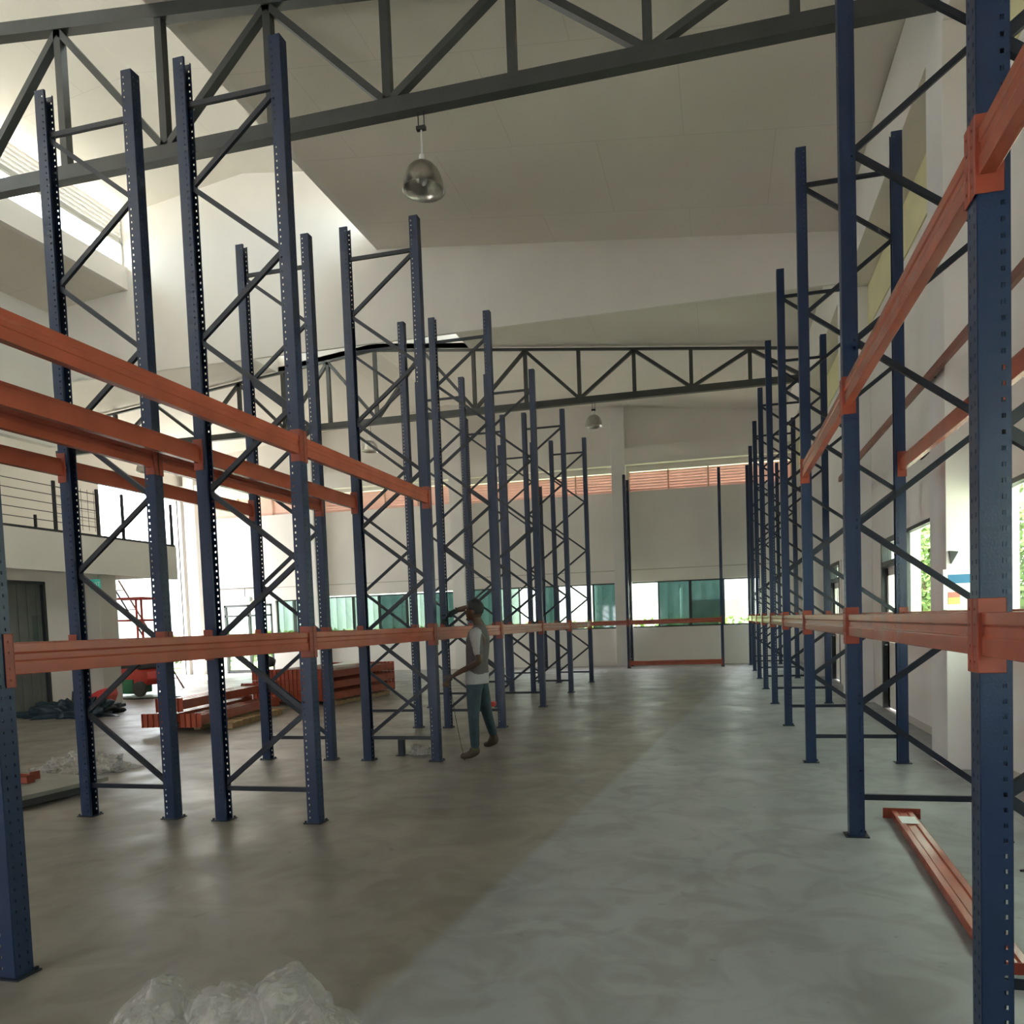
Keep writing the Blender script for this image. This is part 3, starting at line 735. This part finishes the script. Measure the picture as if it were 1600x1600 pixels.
# tall bundle
P0b = Vector((-9.35, 12.95, 0)); a2 = math.radians(-3)
t = empty('pallet', (P0b.x, P0b.y, 0)); t.rotation_euler = (0, 0, a2); tag(t, 'dark timber pallet under the tall bundle of orange beams', 'pallet')
for u in (.1, .95, 1.8): MB().box(u - .05, u + .05, .2, 2.3, 0, .07).build('pallet_bearer', M['pallet'], t)
for v in [.2 + .25 * k for k in range(9)]: MB().box(.0, 1.9, v, v + .12, .07, .085).build('pallet_plank', M['pallet'], t)
SB2 = stack_beam_mesh(2.45)
for l in range(3):
    for i in range(20):
        u = .08 + i * .094; x = P0b.x + u * math.cos(a2); y = P0b.y + u * math.sin(a2)
        nm = ['lowest', 'middle', 'top'][l]
        place_stack(SB2, x, y, .195 + l * .215, a2, 'orange beam, %s from left in the %s layer of the tall bundle' % (ORD[i + 1], nm), 'tall bundle, %s layer' % nm)
o = MB().add([(0, 0, 0), (.5, .02, .03), (.52, .9, .01), (.03, .95, .04), (0, 0, -.004), (.5, .02, .026), (.52, .9, .006), (.03, .95, .036)],
             [(0, 1, 2, 3), (7, 6, 5, 4), (0, 4, 5, 1), (1, 5, 6, 2), (2, 6, 7, 3), (3, 7, 4, 0)]).build('paper_sheet', M['paper'], loc=(-8.1, 13.6, .745))
tag(o, 'white sheet lying on top of the tall orange bundle', 'sheet')
o = MB().ball((0, 0, .09), (.16, .12, .12), 14, 9, fn=lambda p: p * (1 + .3 * noise.noise(p * 9))).build('cloth_bag', M['black'], loc=(-9.1, 13.2, .80)); tag(o, 'black bag lying on the left end of the tall bundle', 'bag')

# dark flat trolley at the left with scraps
t = empty('flat_trolley', (-5.97, 5.68, 0)); t.rotation_euler = (0, 0, math.radians(-8)); tag(t, 'low dark flat trolley deck beside the left racks', 'trolley')
bevel(MB().box(-1.35, .0, -1.7, .25, .085, .125).build('deck', M['deck'], t), .004)
bevel(MB().box(-.06, -.01, -1.68, .06, .02, .085).build('side_rail', M['black'], t), .004)
bevel(MB().box(-1.33, -1.28, -1.68, .22, .02, .085).build('side_rail', M['black'], t), .004)
for x, y in ((-.14, -.1), (-1.2, -.1), (-.14, -1.5), (-1.2, -1.5)):
    w = MB().lathe([(0, -.02), (.04, -.02), (.04, .02), (0, .02)], (0, 0, 0), 16).build('wheel', M['rubber'], t); w.rotation_euler = (PI / 2, 0, 0); w.location = (x, y, .04)
for i, (x, y, rz, L, lb) in enumerate(((-6.62, 5.75, 1.45, .62, 'front piece of orange beam scrap lying on the dark trolley'), (-6.50, 5.60, 1.75, .7, 'rear piece of orange beam scrap lying on the dark trolley'))):
    mb = MB(); mb.prism([(-.04, -.025), (.04, -.025), (.04, -.018), (-.03, -.018), (-.03, .03), (-.04, .03)], (0, 0, 0), (0, L, 0), (1, 0, 0), (0, 0, 1)); mb.box(-.05, .05, -.004, 0, -.03, .05)
    o = mb.build('beam_scrap', M['orange_dark'], loc=(x, y, .158)); o.rotation_euler = (0, 0, rz); tag(o, lb, 'scrap')
def crumple(name, c, rx, ry, rz, label, cat, seed, matl, n=40, amp=.5, freq=6):
    def fn(p):
        d = p.normalized(); q = Vector((p.x, p.y, p.z)) * freq + Vector((seed, seed * 2, 0))
        k = 1 + amp * (abs(noise.noise(q)) * 1.5 + .5 * noise.noise(q * 2.3) + .35 * noise.noise(q * 5) - .35)
        v = p * k; 
        if v.z < 0: v.z *= .15
        return v
    o = MB().ball((0, 0, .015), (rx, ry, rz), n, n // 2, fn=fn).build(name, matl, smooth=True, loc=c); tag(o, label, cat); return o
crumple('plastic_scrap', (-7.05, 6.72, 0), .50, .3, .17, 'crumpled clear plastic on the floor behind the dark trolley', 'plastic', 3, M['film'])
o = MB().add([(0, 0, 0), (.2, .03, 0), (.22, .1, .006), (.02, .09, .004), (0, 0, .004), (.2, .03, .004), (.22, .1, .01), (.02, .09, .008)],
             [(3, 2, 1, 0), (4, 5, 6, 7), (0, 1, 5, 4), (1, 2, 6, 5), (2, 3, 7, 6), (3, 0, 4, 7)]).build('paper_scrap', M['paper'], loc=(-6.85, 5.25, .128)); tag(o, 'small white paper scrap beside the orange beam pieces on the trolley', 'scrap')

# dark blue heap and red hand truck below the balcony
crumple('sheeting_heap', (-12.35, 11.6, 0), .95, .55, .26, 'dark blue heap of sheeting on the floor below the balcony', 'heap', 8, M['bundle'], 48, .7, 4)
o = MB().tube([(-12.95, 12.2, .0), (-12.97, 12.22, .42)], [.05, .015], 8).build('stake', M['black']); tag(o, 'short dark stake standing behind the blue heap', 'stake')
t = empty('red_crate', (-12.75, 12.55, 0)); t.rotation_euler = (0, .0, .3); tag(t, 'red tilted box on a dark flat base below the pillar', 'box')
bevel(MB().box(-.35, .45, -.2, .3, 0.02, .09).build('base', M['bundle'], t), .02)
mb = MB().prism([(-.3, .09), (.25, .09), (.33, .30), (.30, .46), (.1, .40), (-.3, .16)], (0, -.15, 0), (0, .25, 0), (1, 0, 0), (0, 0, 1)); bevel(mb.build('box_body', M['red'], t), .02)

# small things by the racks
t = empty('post_stub', (-3.69, 7.815, 0)); tag(t, 'short dark post stub standing under the brace left of the worker', 'post stub')
bevel(MB().box(-.035, .035, -.03, .03, .006, .19).build('stub_body', M['brace'], t), .004); MB().box(-.055, .055, -.05, .05, 0, .008).build('stub_base', M['brace'], t)
crumple('plastic_scrap', (-3.47, 7.86, 0), .15, .1, .09, 'small crumpled white plastic on floor left of the worker', 'plastic', 5, M['film'], 28, .6, 12)
o = bevel(MB().box(-.14, .14, -.06, .06, 0, .07).build('red_box', M['red'], loc=(-3.36, 9.985, .31)), .012); tag(o, 'small red box resting on the low brace behind the worker', 'box')

# beam lying on the floor at the lower right, from end plate to end plate
t = empty('rack_beam', (1.235, 5.56, .031)); tag(t, 'orange beam lying flat on the floor at lower right', 'rack beam')
v = Vector((1.118, 3.16, .031)) - Vector(t.location); L = v.length; t.rotation_euler = (0, 0, math.atan2(v.y, v.x) - PI / 2)
prof = [(-.07, -.022), (.07, -.022), (.07, .028), (.032, .028), (.027, .022), (-.027, .022), (-.032, .028), (-.07, .028)]
bevel(MB().prism(prof, (0, .004, 0), (0, L - .004, 0), (1, 0, 0), (0, 0, 1)).build('beam_bar', M['orange'], t), .004)
for y in (0, L):
    e = 1 if y == 0 else -1
    mb = MB(); mb.box(-.125, .125, min(y, y - e * .005), max(y, y - e * .005), -.029, .045)
    mb.box(-.125, .125, min(y, y - e * .035), max(y, y - e * .035), -.031, -.026)
    for x in (-.10, .10): mb.tube([(x, y + e * .002, .008), (x, y + e * .006, .008)], .009, 8)
    c = bevel(mb.build('beam_connector', M['orange_dark'], t), .002, 1); c['label'] = 'darker red end plate'
MB().box(-.055, .055, .16, .34, .0285, .0295).build('paper_label', M['paper'], t)['label'] = 'white sticker'
o = bevel(MB().box(-.02, .30, -.05, .05, 0, .05).build('timber_block', M['brace'], loc=(1.18, 3.02, 0)), .004); tag(o, 'dark block on the floor touching the near end of the floor beam', 'block')
o = MB().tube([(1.62, 4.5, .006), (1.75, 4.55, .006), (1.95, 4.5, .006), (2.2, 4.58, .006)], .006, 6).build('cable', M['black']); tag(o, 'thin black cable on floor at the right edge of the photo', 'cable')

# plastic film heap in the foreground
def film_heap():
    mb = MB(); nx, ny = 150, 110; x0, x1, y0, y1 = -2.12, -1.02, 1.35, 2.42
    bumps = [(-1.80, 1.93, .155, .17, .40), (-1.66, 1.80, .13, .14, .33), (-1.55, 1.93, .17, .15, .40), (-1.36, 1.97, .15, .16, .46), (-1.22, 1.90, .17, .17, .40), (-1.40, 1.68, .2, .2, .28), (-1.75, 1.65, .22, .22, .28), (-1.15, 1.65, .14, .2, .24)]
    vs = []; fs = []
    for j in range(ny + 1):
        for i in range(nx + 1):
            x = x0 + (x1 - x0) * i / nx; y = y0 + (y1 - y0) * j / ny; h = 0
            for bx, by, rx, ry, bh in bumps:
                d2 = ((x - bx) / rx) ** 2 + ((y - by) / ry) ** 2
                h = max(h, bh * math.sqrt(max(0, 1 - d2 * .8)) if d2 < 1.25 else 0)
            q = Vector((x * 9, y * 9, h * 6)); cr = .8 * abs(noise.noise(q * .7)) + .3 * abs(noise.noise(q * 2.2)) + .15 * abs(noise.noise(q * 5))
            z = h * (1 - .28 * cr) + (.012 + .02 * cr if h > .02 else .004)
            w = .035 * noise.noise(q * 1.3 + Vector((5, 0, 0))); w2 = .035 * noise.noise(q * 1.3 + Vector((0, 7, 0)))
            vs.append((x + w, y + w2, z))
    hs = lambda a: vs[a][2]
    for j in range(ny):
        for i in range(nx):
            a = j * (nx + 1) + i; f = (a, a + 1, a + nx + 2, a + nx + 1)
            if max(hs(k) for k in f) > .02: fs.append(f)
    mb.add(vs, fs); o = mb.build('plastic_film', M['film'], smooth=True); tag(o, 'heap of crumpled clear plastic film at the bottom edge of the photo', 'plastic film', kind='stuff')
film_heap()

# ================================================================== RIGHT WALL FITTINGS
t = empty('wall_pipe', (1.97, 7.6, 3.70)); tag(t, 'long reddish brown pipe running along the right wall above the windows', 'pipe')
MB().box(-.02, .02, -8, 5.3, -.04, .04).build('pipe_run', M['pipe'], t)
for y in (-5.6, 0, 5.2): MB().tube([(0, y, 0), (.07, y, 0), (.46 if abs(y) > 9 else .07, y, 0)], .016, 8).build('pipe_bracket', M['black'], t)
t = empty('wall_lamp_arm', (XW, 7.95, 3.32)); tag(t, 'black angled arm fixed on the right wall above the window', 'bracket')
MB().tube([(-.0, .05, -.05), (-.08, .45, .03), (-.08, 1.15, .0)], .018, 8).build('arm', M['black'], t)
MB().tube([(-.08, 1.15, .0), (-.10, 1.4, -.03)], .035, 8).build('arm_end', M['black'], t)
t = empty('wall_camera', (XW, 8.55, 3.70)); tag(t, 'small black camera with dangling cable high on the right wall', 'camera')
MB().ball((-.09, 0, 0), (.06, .10, .07), 14, 10).build('camera_body', M['black'], t, smooth=True); MB().box(-.04, 0, -.04, .04, -.04, .04).build('camera_mount', M['white'], t)
MB().tube([(-.02, .05, -.02), (-.02, .25, -.12), (-.02, .33, .02), (-.02, .2, .1), (-.02, .05, .04)], .006, 6).build('camera_cable', M['black'], t)
t = empty('notice_board', (2.17, 7.312, 1.56)); tag(t, 'white notice with blue header fixed on the near right column', 'notice')
MB().box(-.17, .17, -.008, .0, -.07, .30).build('notice_sheet', M['paper'], t)
MB().box(-.13, .11, -.012, -.008, .17, .25).build('notice_header', M['signblue'], t)
MB().box(-.13, -.03, -.012, -.008, .04, .09).build('notice_field', M['signred'], t)['label'] = 'red field'
MB().box(-.13, -.03, -.012, -.008, -.02, .04).build('notice_field', M['signyellow'], t)['label'] = 'yellow field'
o = MB().prism([(-.04, .06), (.04, .05), (-.02, -.06)], (0, -.02, 0), (0, 0, 0), (1, 0, 0), (0, 0, 1)).build('wall_hook', M['black'], loc=(2.09, 7.318, 1.97)); tag(o, 'small black triangular fitting just above the notice', 'fitting')

# ================================================================== OUTSIDE
def tree(x, y, h, r, label, seed, bush=False):
    rnd = random.Random(seed)
    t = empty('tree' if not bush else 'bush', (x, y, -.13)); tag(t, label, 'tree' if not bush else 'bush')
    zc = h - r if not bush else r * .8
    if not bush: MB().tube([(0, 0, 0), (.05, .03, h * .4), (0, .1, h - r)], [.16, .12, .07], 10).build('trunk', M['bark'], t)
    mb = MB()
    for i in range(2600 if not bush else 900):
        d = Vector((rnd.gauss(0, 1), rnd.gauss(0, 1), rnd.gauss(0, 1))).normalized()
        rr = r * (rnd.random() ** .35) * (1 + .25 * noise.noise(d * 2 + Vector((seed, 0, 0))))
        c = Vector((0, 0, zc)) + Vector((d.x, d.y, d.z * (1.0 if bush else 1.15))) * rr
        if c.z < .02: c.z = .05 + rnd.random() * .3
        a = Vector((rnd.gauss(0, 1), rnd.gauss(0, 1), rnd.gauss(0, 1))).normalized() * .13; b = a.orthogonal().normalized() * .07
        mb.add([c - a, c + b, c + a, c - b], [(0, 1, 2, 3)])
    mb.build('foliage', M['leaf'], t)
tree(5.9, 15.8, 3.9, 1.7, 'leafy tree outside the nearest right window', 1)
tree(6.3, 25.0, 4.4, 1.9, 'leafy tree outside the second right window, nearer one', 2)
tree(6.6, 30.5, 4.6, 2.0, 'leafy tree outside the second right window, farther one', 3)
tree(11.2, 22.5, 4.6, 2.1, 'leafy tree farther out beyond the nearest right window', 4)
tree(5.6, 11.6, 2.2, 1.0, 'low leafy bush outside the right wall', 5, True)
hb = MB(); rnd = random.Random(11)
for i in range(3600):
    x = -25 + 28.6 * rnd.random(); c = Vector((x, 28.4 + rnd.random() * .9, .14 + 1.33 * rnd.random() ** .8))
    a = Vector((rnd.gauss(0, 1), rnd.gauss(0, 1), rnd.gauss(0, 1))).normalized() * .14; b = a.orthogonal().normalized() * .09
    hb.add([c - a, c + b, c + a, c - b], [(0, 1, 2, 3)])
tag(hb.build('hedge', M['leaf'], loc=(0, 0, 0)), 'low clipped hedge outside behind the back windows', 'hedge', kind='stuff')
for i, (x, lb) in enumerate(((-12.6, 'green bush outside the back windows, left one'), (-7.9, 'green bush outside the back windows, middle one'), (-5.6, 'green bush outside the back windows, right one'))):
    tree(x, 25.0, 1.7, .75, lb, 20 + i, True)
t = empty('outside_building', (-8, 33.2, -.13)); tag(t, 'long pale ribbed building outside behind the back windows', 'building')
mb = MB().box(-22, 16, 0, 3, 0, 7)
for i in range(76): mb.box(-22 + i * .5, -21.85 + i * .5, -.05, 0, 0, 7)
mb.build('building_wall', M['ext'], t)
MB().box(-22, 16, -.4, 3.1, 7, 7.25).build('building_roof', M['ext'], t)
MB().box(6.6, 9.0, -.08, .0, 0, 2.4).build('building_door', M['shutter'], t)
for i, (x, y) in enumerate(((-5.0, 29.5), (-1.55, 29.5))):
    o = MB().tube([(0, 0, 0), (0, 0, 3.0 - i * .3)], .06, 10).build('bollard_post', M['white'], loc=(x, y, -.02)); tag(o, 'white post outside the back windows, %s' % ('left of the white column' if i == 0 else 'seen through the widest teal pane'), 'post')
t = empty('outside_wall', (-26.5, 21, -.13)); tag(t, 'white outside wall beyond the tall left opening', 'building')
MB().box(-.3, 0, -7, 10, 0, 5).build('building_wall', M['ext'], t)

# ================================================================== PERSON
def skin(name, joints, edges, root=0, sub=2):
    """joints: list of (pos, radius or (rx, ry))"""
    me = bpy.data.meshes.new(name); me.from_pydata([j[0] for j in joints], edges, [])
    o = bpy.data.objects.new(name, me); C.objects.link(o)
    m = o.modifiers.new('skin', 'SKIN'); m.use_smooth_shade = True
    if not me.skin_vertices:
        bpy.context.view_layer.objects.active = o
    lay = me.skin_vertices[0].data
    for i, j in enumerate(joints):
        r = j[1]; lay[i].radius = r if isinstance(r, tuple) else (r, r); lay[i].use_root = (i == root)
    s = o.modifiers.new('sub', 'SUBSURF'); s.levels = sub; s.render_levels = sub
    dg = bpy.context.evaluated_depsgraph_get(); dg.update(); out = bpy.data.meshes.new_from_object(o.evaluated_get(dg))
    bpy.data.objects.remove(o); return out
def chain(n, base=0): return [(base + i, base + i + 1) for i in range(n - 1)]
def merge(meshes, name, matl, parent=None, voxel=None, smooth=True):
    mb = MB()
    for me in meshes:
        mb.add([v.co[:] for v in me.vertices], [tuple(p.vertices) for p in me.polygons])
    o = mb.build(name, matl, None, smooth)
    if voxel: bake(o, [('REMESH', {'mode': 'VOXEL', 'voxel_size': voxel, 'use_smooth_shade': True}), ('SMOOTH', {'factor': .5, 'iterations': 2})])
    if parent is not None:
        o.parent = parent; o.matrix_parent_inverse = Matrix.Identity(4)
    return o
def V(*a): return Vector(a)
# joints in world metres; the worker faces -x
pel = V(-2.675, 7.66, .90); chest = V(-2.64, 7.66, 1.27); neckb = V(-2.63, 7.67, 1.47); head = V(-2.675, 7.66, 1.655)
shN, elN, wrN, haN = V(-2.60, 7.47, 1.40), V(-2.545, 7.40, 1.10), V(-2.81, 7.45, .985), V(-2.90, 7.47, .935)
shF, elF, wrF, haF = V(-2.66, 7.86, 1.42), V(-2.80, 7.90, 1.705), V(-2.975, 7.82, 1.665), V(-3.04, 7.80, 1.60)
hpN, knN, anN = V(-2.68, 7.57, .87), V(-2.70, 7.57, .48), V(-2.70, 7.58, .09)
hpF, knF, anF = V(-2.67, 7.75, .87), V(-2.655, 7.90, .49), V(-2.645, 8.10, .16)
J = [(pel, .09), (pel.lerp(chest, .5), .10), (chest, .125), (neckb, .065), (neckb.lerp(head, .45), .055), (head, .05)]
Eg = chain(6)
def limb(a, pts):
    n = len(J); J.extend(pts); Eg.append((a, n)); Eg.extend(chain(len(pts), n))
limb(2, [(shN, .062), (elN, .042), (wrN, .030), (haN, .022)])
limb(2, [(shF, .062), (elF, .042), (wrF, .030), (haF, .022)])
limb(0, [(hpN, .075), (knN, .06), (anN, .042)])
limb(0, [(hpF, .075), (knF, .06), (anF, .042)])
body = skin('body', [(tuple(p), r) for p, r in J], Eg)
def headfn(p):
    q = p.copy()
    if q.z < 0: q.x *= 1 + .12 * q.z / .12; q.y *= 1 + .32 * q.z / .12
    if q.x < -.05 and q.z < -.02: q.x -= .008
    return q
hm = MB().ball(head, (.098, .076, .122), 28, 20, fn=headfn)
hm.ball(head + V(-.098, 0, -.018), (.018, .014, .022), 10, 8)            # nose
hm.ball(head + V(-.090, 0, .012), (.014, .012, .03), 10, 8)
hm.ball(head + V(-.090, 0, -.058), (.012, .024, .008), 10, 8)           # lips
hm.ball(head + V(-.080, 0, -.092), (.022, .026, .018), 10, 8)           # chin
hm.ball(head + V(-.078, 0, .036), (.02, .052, .010), 12, 8)             # brow
for s in (-1, 1): hm.ball(head + V(.008, s * .076, -.012), (.022, .010, .032), 10, 8)   # ears
def hand(p, d, side, curl=.6):
    """palm at p, fingers along d, side = direction from wrist across the palm towards the thumb"""
    d = Vector(d).normalized(); side = Vector(side).normalized(); nrm = d.cross(side).normalized(); out = []
    pal = [(tuple(p - d * .045), (.022, .016)), (tuple(p), (.036, .017)), (tuple(p + d * .035), (.036, .014))]
    out.append(skin('palm', pal, chain(3), 1, 1))
    for i, (o, L) in enumerate(((-.030, .060), (-.010, .072), (.010, .076), (.030, .068))):
        b = p + d * .03 + side * o; k1 = b + (d * .9 - nrm * .35 * curl) * L * .45; k2 = k1 + (d * .6 - nrm * .8 * curl).normalized() * L * .35; k3 = k2 + (d * .1 - nrm * 1.0).normalized() * L * .3
        out.append(skin('finger', [(tuple(b), .0095), (tuple(k1), .009), (tuple(k2), .0085), (tuple(k3), .007)], chain(4), 0, 1))
    b = p - d * .02 + side * .03; k1 = b + (side * .9 + d * .5).normalized() * .035; k2 = k1 + (d * .9 - nrm * .5).normalized() * .03
    out.append(skin('thumb', [(tuple(b), .012), (tuple(k1), .011), (tuple(k2), .009)], chain(3), 0, 1))
    return out
hN = hand(haN + V(-.03, .0, -.03), (-.6, .05, -.8), (-.75, -.3, .5), .9)
headmesh = hm.mesh('h', M['skin'])
worker = empty('person', (-2.70, 7.7, 0)); tag(worker, 'worker in grey shirt and dark jeans facing left, holding a tape line beside upright', 'person')
bo = merge([body, headmesh] + hN, 'body', M['skin'], None, voxel=.0065); bo.parent = worker; bo.location = -worker.location
def part(o): o.parent = worker; o.location = -worker.location; return o
# hair
def hairfn(p):
    q = p.copy()
    if q.z < .0: q.x = max(q.x, .005 + .25 * abs(q.z)); q.z *= .75
    if q.x < -.055 and q.z < .06: q.x = -.055
    return q * (1 + .02 * noise.noise(q * 60))
hh = MB().ball(head + V(.008, 0, .018), (.104, .084, .118), 32, 22, fn=hairfn); part(hh.build('hair', M['hair'], None, True))
for s in (-1, 1): part(MB().ball(head + V(-.083, s * .030, .012), (.010, .014, .009), 10, 8).build('eye', M['white'], None, True))
# shirt
def loft(levels, n=24):
    mb = MB(); vs = []; fs = []
    for c, rx, ry in levels: vs += [(c[0] + rx * math.cos(2 * PI * k / n), c[1] + ry * math.sin(2 * PI * k / n), c[2]) for k in range(n)]
    for i in range(len(levels) - 1):
        for k in range(n): fs.append((i * n + k, i * n + (k + 1) % n, (i + 1) * n + (k + 1) % n, (i + 1) * n + k))
    fs += [tuple(range(n - 1, -1, -1)), tuple((len(levels) - 1) * n + k for k in range(n))]
    return mb.add(vs, fs).mesh('torso', M['shirt'])
tors = loft([((-2.675, 7.66, .845), .128, .182), ((-2.672, 7.66, .95), .126, .178), ((-2.665, 7.66, 1.08), .116, .165), ((-2.655, 7.66, 1.22), .124, .178),
             ((-2.645, 7.66, 1.34), .122, .192), ((-2.638, 7.665, 1.42), .10, .185), ((-2.632, 7.67, 1.465), .072, .12), ((-2.63, 7.67, 1.495), .056, .07)])
sj = [(shN + V(0, .05, 0), .07), (shN, .074), (shN.lerp(elN, .55), .062), (shN.lerp(elN, .85), .060), (shF + V(0, -.05, 0), .07), (shF, .072), (shF.lerp(elF, .5), .060), (shF.lerp(elF, .8), .056)]
sh = skin('shirt', [(tuple(p), r) for p, r in sj[:4]], chain(4)); sh2 = skin('shirt', [(tuple(p), r) for p, r in sj[4:]], chain(4))
so = merge([tors, sh, sh2], 'shirt', [M['shirt'], M['shirt_light']], None, voxel=.008)
for p in so.data.polygons:
    c = p.center; lt = c.z < .985 + .03 * math.sin(c.x * 20) or (c.y < 7.56 and c.z > 1.08 and c.x < -2.535 and (c - shN).cross((elN - shN).normalized()).length < .085)
    p.material_index = 1 if lt else 0
part(so)
# trousers
tj = [(pel + V(0, 0, .03), .105), (hpN + V(0, 0, -.05), .098), (hpN.lerp(knN, .5), .086), (knN, .066), (knN.lerp(anN, .5), .060), (anN + V(0, 0, .02), .050),
      (hpF + V(0, 0, -.05), .098), (hpF.lerp(knF, .5), .086), (knF, .066), (knF.lerp(anF, .5), .058), (anF + V(0, 0, .02), .050)]
te = [(0, 1), (1, 2), (2, 3), (3, 4), (4, 5), (0, 6), (6, 7), (7, 8), (8, 9), (9, 10)]
part(merge([skin('jeans', [(tuple(p), r) for p, r in tj], te)], 'trousers', M['jeans'], None, voxel=.008))
def boot(an, dirv, lift=0):
    d = Vector(dirv).normalized(); g = Vector((an.x, an.y, lift))
    j = [(tuple(an + V(0, 0, .07)), .052), (tuple(an), .054), (tuple(g + d * -.035 + V(0, 0, .045)), .046), (tuple(g + d * .09 + V(0, 0, .048)), (.048, .042)), (tuple(g + d * .175 + V(0, 0, .038)), (.044, .034))]
    m1 = skin('boot', j, [(0, 1), (1, 2), (1, 3), (3, 4)], 1, 2)
    o = merge([m1], 'boot', M['boot'], None, voxel=.007)
    for v in o.data.vertices: v.co.z = max(v.co.z, lift + .004)
    return part(o)
boot(anN, (-1, .0, 0)); boot(anF, (-.55, .35, 0), .03)
# gloved raised hand
gl = hand(haF + V(-.015, 0, -.01), (-.6, -.1, -.8), (-.6, -.55, .45), .8)
part(merge(gl + [skin('cuff', [(tuple(wrF.lerp(elF, .12)), .038), (tuple(wrF), .036), (tuple(haF), .036)], chain(3), 1, 1)], 'glove', M['glove'], None, voxel=.006))
# tape line held in the lower hand (a thing of its own)
t = empty('measuring_tape', (-2.93, 7.47, .93)); tag(t, 'thin tape line hanging from the hand of the worker to the floor', 'measuring tape')
MB().tube([(-.012, 0, .40), (0, 0, 0), (.05, .02, -.45), (.12, .05, -.925)], .0035, 6).build('tape_line', M['black'], t)
bevel(MB().box(-.035, .035, -.018, .018, -.035, .035).build('tape_case', M['black'], t), .008)
